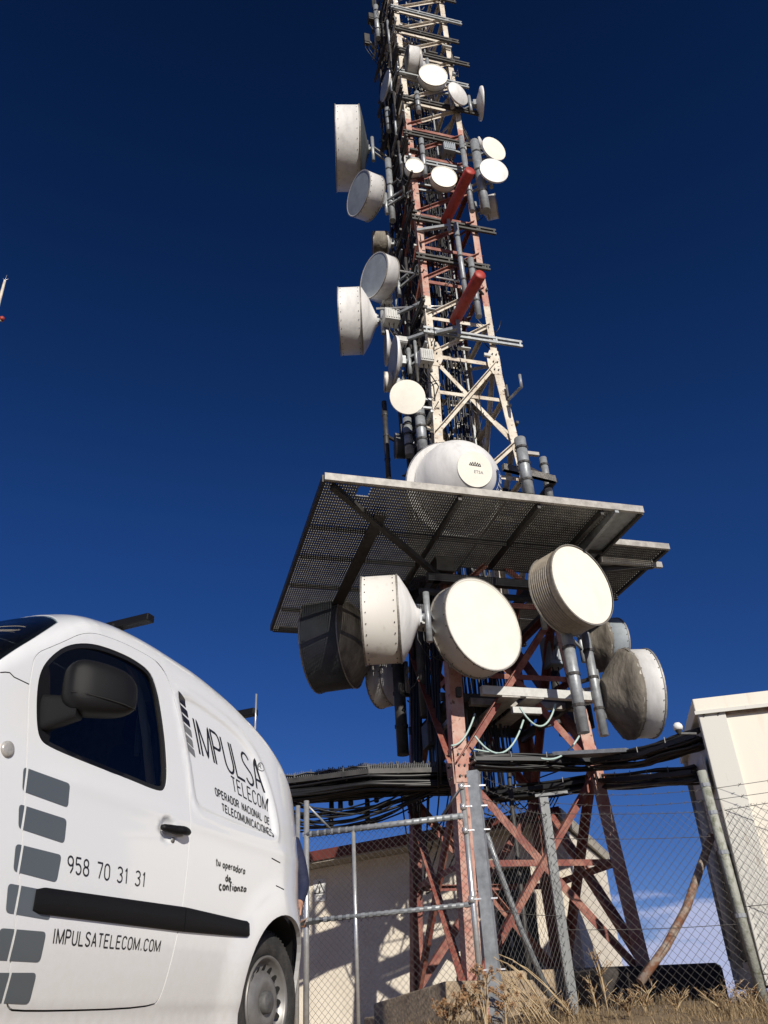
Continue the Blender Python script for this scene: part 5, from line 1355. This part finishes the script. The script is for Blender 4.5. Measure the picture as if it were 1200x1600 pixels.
# mirror glass faces rearwards
# roof bars
for (px,py,al,lab) in ((235,978,None,0),(400,1112,None,1)):
    o_=.03; e=vpt_off(px,py,-.17); al=Vector((e.x,e.y,0))@va
    zz=e.z-VZ; print('bar',al,zz,Ht(al)); zz=max(zz,Ht(al)+.03)
    a=vw(al,.17,zz); b=vw(al,VW-.17,zz)
    rb=MB().bar(a,b,.055,.04,up=(0,0,1)).build('roof_bar','blackp',van); bevel(rb,.006)
    mb=MB()
    for far in (False,True): 
        q,zq=sect(al,wsf(al)+TOPL*.62); mb.bar(vw(al,q+.02,zq-.01,far),vw(al,q-.0,zz,far),.05,.05)
    mb.build('bar_foot','blackp',rb)
    if lab: MB().tube([vw(al-.02,.16,zz-.20),vw(al-.02,.16,zz+.10)],.006,6).build('end_stop_rod','galvb',van)

# ================================================================== PERSON behind the van
pc_=at(424,1360,6.55); PX,PY=pc_.x,pc_.y; GZ_=gz(PX,PY)
def person():
    t=thing('person',Vector((PX,PY,GZ_)),'person in a navy jacket standing behind the rear of the van, only an arm showing','person')
    J={}
    z=lambda h: GZ_+h
    pts=[('pel',(0,0,.95),.14),('abd',(0,.0,1.12),.135),('che',(0,.02,1.34),.15),('neck',(0,.02,1.50),.06),('hd0',(0,-.01,1.58),.075),('hd1',(0,-.03,1.68),.092),('top',(0,-.01,1.76),.07),
    ('shR',(.17,.0,1.43),.075),('elR',(.235,.02,1.15),.052),('wrR',(.22,-.16,1.0),.034),('paR',(.22,-.23,.975),.036),
    ('shL',(-.17,.0,1.43),.075),('elL',(-.24,.03,1.15),.052),('wrL',(-.25,-.12,.95),.034),('paL',(-.25,-.19,.92),.036),
    ('hiR',(.09,0,.88),.095),('knR',(.11,-.02,.50),.062),('anR',(.12,.02,.09),.042),('toR',(.13,-.17,.045),.036),
    ('hiL',(-.09,0,.88),.095),('knL',(-.11,-.01,.50),.062),('anL',(-.12,.03,.09),.042),('toL',(-.13,-.16,.045),.036)]
    for s,px_ in (('R',.22),('L',-.25)):
        b=[p for n_,p,r in pts if n_=='pa'+s][0]
        for i,l in enumerate((.055,.065,.06,.048)):
            a=(b[0]+.03-.02*i,b[1]-.04,b[2]-.0); pts.append((f'f{s}{i}a',a,.010)); pts.append((f'f{s}{i}b',(a[0],a[1]-l*.6,a[2]-l*.45),.009)); pts.append((f'f{s}{i}c',(a[0],a[1]-l*.75,a[2]-l),.007))
        pts.append((f'th{s}',(b[0]-.045*(1 if s=='R' else -1),b[1]-.02,b[2]-.02),.011))
    idx={n_:i for i,(n_,_,_) in enumerate(pts)}
    ed=[('pel','abd'),('abd','che'),('che','neck'),('neck','hd0'),('hd0','hd1'),('hd1','top'),('che','shR'),('shR','elR'),('elR','wrR'),('wrR','paR'),('che','shL'),('shL','elL'),('elL','wrL'),('wrL','paL'),('pel','hiR'),('hiR','knR'),('knR','anR'),('anR','toR'),('pel','hiL'),('hiL','knL'),('knL','anL'),('anL','toL')]
    for s in 'RL':
        for i in range(4): ed+=[('pa'+s,f'f{s}{i}a'),(f'f{s}{i}a',f'f{s}{i}b'),(f'f{s}{i}b',f'f{s}{i}c')]
        ed.append(('pa'+s,'th'+s))
    me=bpy.data.meshes.new('body'); me.from_pydata([(PX+p[0],PY+p[1],z(p[2])) for _,p,_ in pts],[(idx[a],idx[b]) for a,b in ed],[])
    ob=bpy.data.objects.new('body',me); COL.objects.link(ob); ob.modifiers.new('s','SKIN'); 
    sv=me.skin_vertices[0].data
    for i,(_,_,r) in enumerate(pts): sv[i].radius=(r,r)
    sv[0].use_root=True
    ss_=ob.modifiers.new('u','SUBSURF'); ss_.levels=2; ss_.render_levels=2
    dg=bpy.context.evaluated_depsgraph_get(); dg.update(); nm=bpy.data.meshes.new_from_object(ob.evaluated_get(dg)); ob.modifiers.clear(); ob.data=nm; bpy.data.meshes.remove(me)
    for k in ('skin','jacket','trouser','hair'): nm.materials.append(M[k])
    wr=[Vector((PX+p[0],PY+p[1],z(p[2]))) for n_,p,_ in pts if n_ in('paR','paL')]
    for p in nm.polygons:
        c=p.center; h=c.z-GZ_; p.use_smooth=True
        k=1 if .88<h<1.50 else 2 if h<=.88 else 0
        if h>1.70 or (h>1.60 and c.y>PY+.02): k=3
        if min((c-w_).length for w_ in wr)<.09 or (c.y<PY-.19 and .8<h<1.05): k=0
        if h<.09: k=2
        p.material_index=k
    ob.parent=t; ob.matrix_parent_inverse=Matrix.Translation(-t.location)
person()

# ================================================================== far mast at the left edge
b=at(8,437,30); t=thing('lattice_mast',Vector((b.x,b.y,gz(b.x,b.y))),'thin red and white mast top with a small whip aerial at the left picture edge','mast')
MB().tube([Vector((b.x,b.y,gz(b.x,b.y)-1)),Vector((b.x,b.y,b.z-1.9)),Vector((b.x,b.y,b.z-.05))],[.20,.09,.06],10).build('mast_tube','paint',t)
mb=MB(); mb.tube([b-Vector((.12,0,-.08)),b-Vector((0,0,.05)),b+Vector((.17,0,.04))],.02,5); mb.tube([b-Vector((0,0,.1)),b+Vector((.03,0,.33))],.012,5); mb.build('aerial','galvb',t)
c=at(3,498,30); MB().lathe([(-.12,.05),(-.10,.12),(.05,.13),(.12,.07),(.13,.001)],c,(0,0,1),14).build('warning_lamp','redtube',t); MB().bar(c-Vector((0,0,.14)),Vector((b.x,b.y,c.z-.14)),.1,.05).build('lamp_arm','box',t)

# ================================================================== DRY VEGETATION
random.seed(21)
def blade(V_,F_,x,y,z,h,w,az,lean,curl):
    o=len(V_); dx,dy=math.cos(az),math.sin(az); px,py=-dy,dx
    for i,(f,ww) in enumerate(((0,1),(.5,.75),(1,.12))):
        r=lean*h*f+curl*h*f*f; zz=z+h*f*(1-.25*abs(lean)*f)
        V_.append((x+dx*r+px*w*ww/2,y+dy*r+py*w*ww/2,zz)); V_.append((x+dx*r-px*w*ww/2,y+dy*r-py*w*ww/2,zz))
    F_+= [(o,o+1,o+3,o+2),(o+2,o+3,o+5,o+4)]
V_=[];F_=[]
for i in range(60000):
    y=random.uniform(7.0,12.2); x=random.uniform(.1,6.2)*(y/9.5) if random.random()<.85 else random.uniform(-3,7)
    cl=math.sin(x*3.1+1.3*math.sin(y*2.7))*math.cos(y*3.7+math.sin(x*2)); 
    if random.random()>.45+.5*cl: continue
    h=random.uniform(.03,.10)*(1+.9*max(0,cl)); 
    if random.random()<.05: h*=1.9
    if x<1.2 and y>9.5: h*=.6
    if x<2.6 and y>9.3 and random.random()<.55: continue
    if y>10.9: h*=.45
    blade(V_,F_,x,y,gz(x,y)-.02,h,random.uniform(.004,.011),random.uniform(0,6.28),random.uniform(0,.7),random.uniform(0,.7))
mb=MB(); mb.add(V_,F_); tag(mb.build('dry_grass','straw',fix=False),'straw coloured dry grass covering the bank under the fence','grass',kind='stuff')
def stalkplant(x,y,Y,n,h,label,heads=0,spread=.35,name='dry_weed',headr=.03,seed=0,lean=(0,0),grp='dry weeds on the bank'):
    random.seed(seed); P=at(x,y,Y); g0=gz(P.x,P.y); P.z=g0; t=thing(name,P,label,'dry plant',grp); mb=MB(); hb=MB()
    for i in range(n):
        a=random.uniform(0,6.28); l=h*random.uniform(.6,1.05); r=random.uniform(.2,1)*spread*l; dx=math.cos(a)*r+lean[0]*l; dy=math.sin(a)*r+lean[1]*l
        pts=[P+Vector((dx*f**1.6,dy*f**1.6,l*f*(1-.22*f))) for f in (0,.25,.5,.75,1)]; mb.tube(pts,[.006,.0055,.0045,.0035,.002],5)
        for k in range(6):
            f=random.uniform(.35,1); q=pts[min(4,int(f*4))]; a2=random.uniform(0,6.28); ll=random.uniform(.04,.14); e=q+Vector((math.cos(a2)*ll,math.sin(a2)*ll,ll*.8)); mb.tube([q,q.lerp(e,.5)+Vector((0,0,.01)),e],[.003,.0025,.0015],4)
            if heads:
                c=e; rr=headr*random.uniform(.5,1)
                for m_ in range(26):
                    d=Vector((random.gauss(0,1),random.gauss(0,1),random.gauss(.3,1))).normalized(); u,v=perp(d); hb.add([c+u*rr*.14,c-u*rr*.14,c+d*rr*random.uniform(.8,1.3)],[(0,1,2)]); hb.add([c+d*rr*.5+v*rr*.2,c+d*rr*.5-v*rr*.2,c+d*rr*1.2],[(0,1,2)])
            else:
                for m_ in range(5):
                    c=q.lerp(e,random.random()); d=Vector((random.gauss(0,1),random.gauss(0,1),random.gauss(.4,1))).normalized()*.03; u,v=perp(d); hb.add([c+u*.006,c-u*.006,c+d],[(0,1,2)])
    mb.build('stems','straw2',t,fix=False); hb.build('seed_heads','thistle',t,fix=False)
stalkplant(760,1600,8.1,4,.72,'brown thistle with furry heads growing up in front of the gate hinge post',1,.28,'thistle',.034,1,(-.05,0),'dry thistles')
stalkplant(790,1600,8.2,3,.52,'pale thistle leaning right beside the square gate post',1,.42,'thistle',.034,2,(.12,0),'dry thistles')
stalkplant(740,1600,8.3,3,.42,'low brown thistle at the foot of the red front leg',1,.45,'thistle',.034,3,(-.1,0),'dry thistles')
stalkplant(950,1580,9.4,5,.78,'tallest pink brown seeded weed standing against the pale sky',0,.2,'dry_weed',seed=4)
stalkplant(935,1590,9.3,4,.55,'thin straw weed just left of the tallest seeded weed',0,.2,'dry_weed',seed=5)
stalkplant(700,1600,8.6,8,.34,'low bushy dry weed in front of the tan plinth',1,.8,'dry_weed',.03,6)
for i,(x,y) in enumerate(((830,1600),(850,1598),(1010,1590),(1060,1590),(1130,1580),(1175,1575),(890,1600),(985,1596))):
    stalkplant(x,y,8.9,6,.22+.07*(i%3),['first','second','third','fourth','fifth','sixth','seventh','eighth'][i]+' of the low straw tufts counted along the bank',0,.9,'grass_tuft',seed=30+i,grp='straw tufts')
# long bent straws lying across the lower middle
random.seed(8); t=thing('bent_straws',at(810,1570,8.3),'long pale bent straws lying down to the right of the gate post','dry plant'); mb=MB()
for i in range(16):
    x=780+random.uniform(-12,22); y=1490+random.uniform(0,60); a=at(x,y,8.3); b=at(x+random.uniform(50,130),y+random.uniform(70,130),8.5+random.uniform(-.3,.3)); c=a.lerp(b,.45)+Vector((0,0,random.uniform(.02,.12))); mb.tube([a,a.lerp(c,.5)+Vector((0,0,.02)),c,c.lerp(b,.5)+Vector((0,0,.02)),b],.0045,5)
mb.build('stems','straw2',t,fix=False)
print('objects',len(bpy.data.objects))
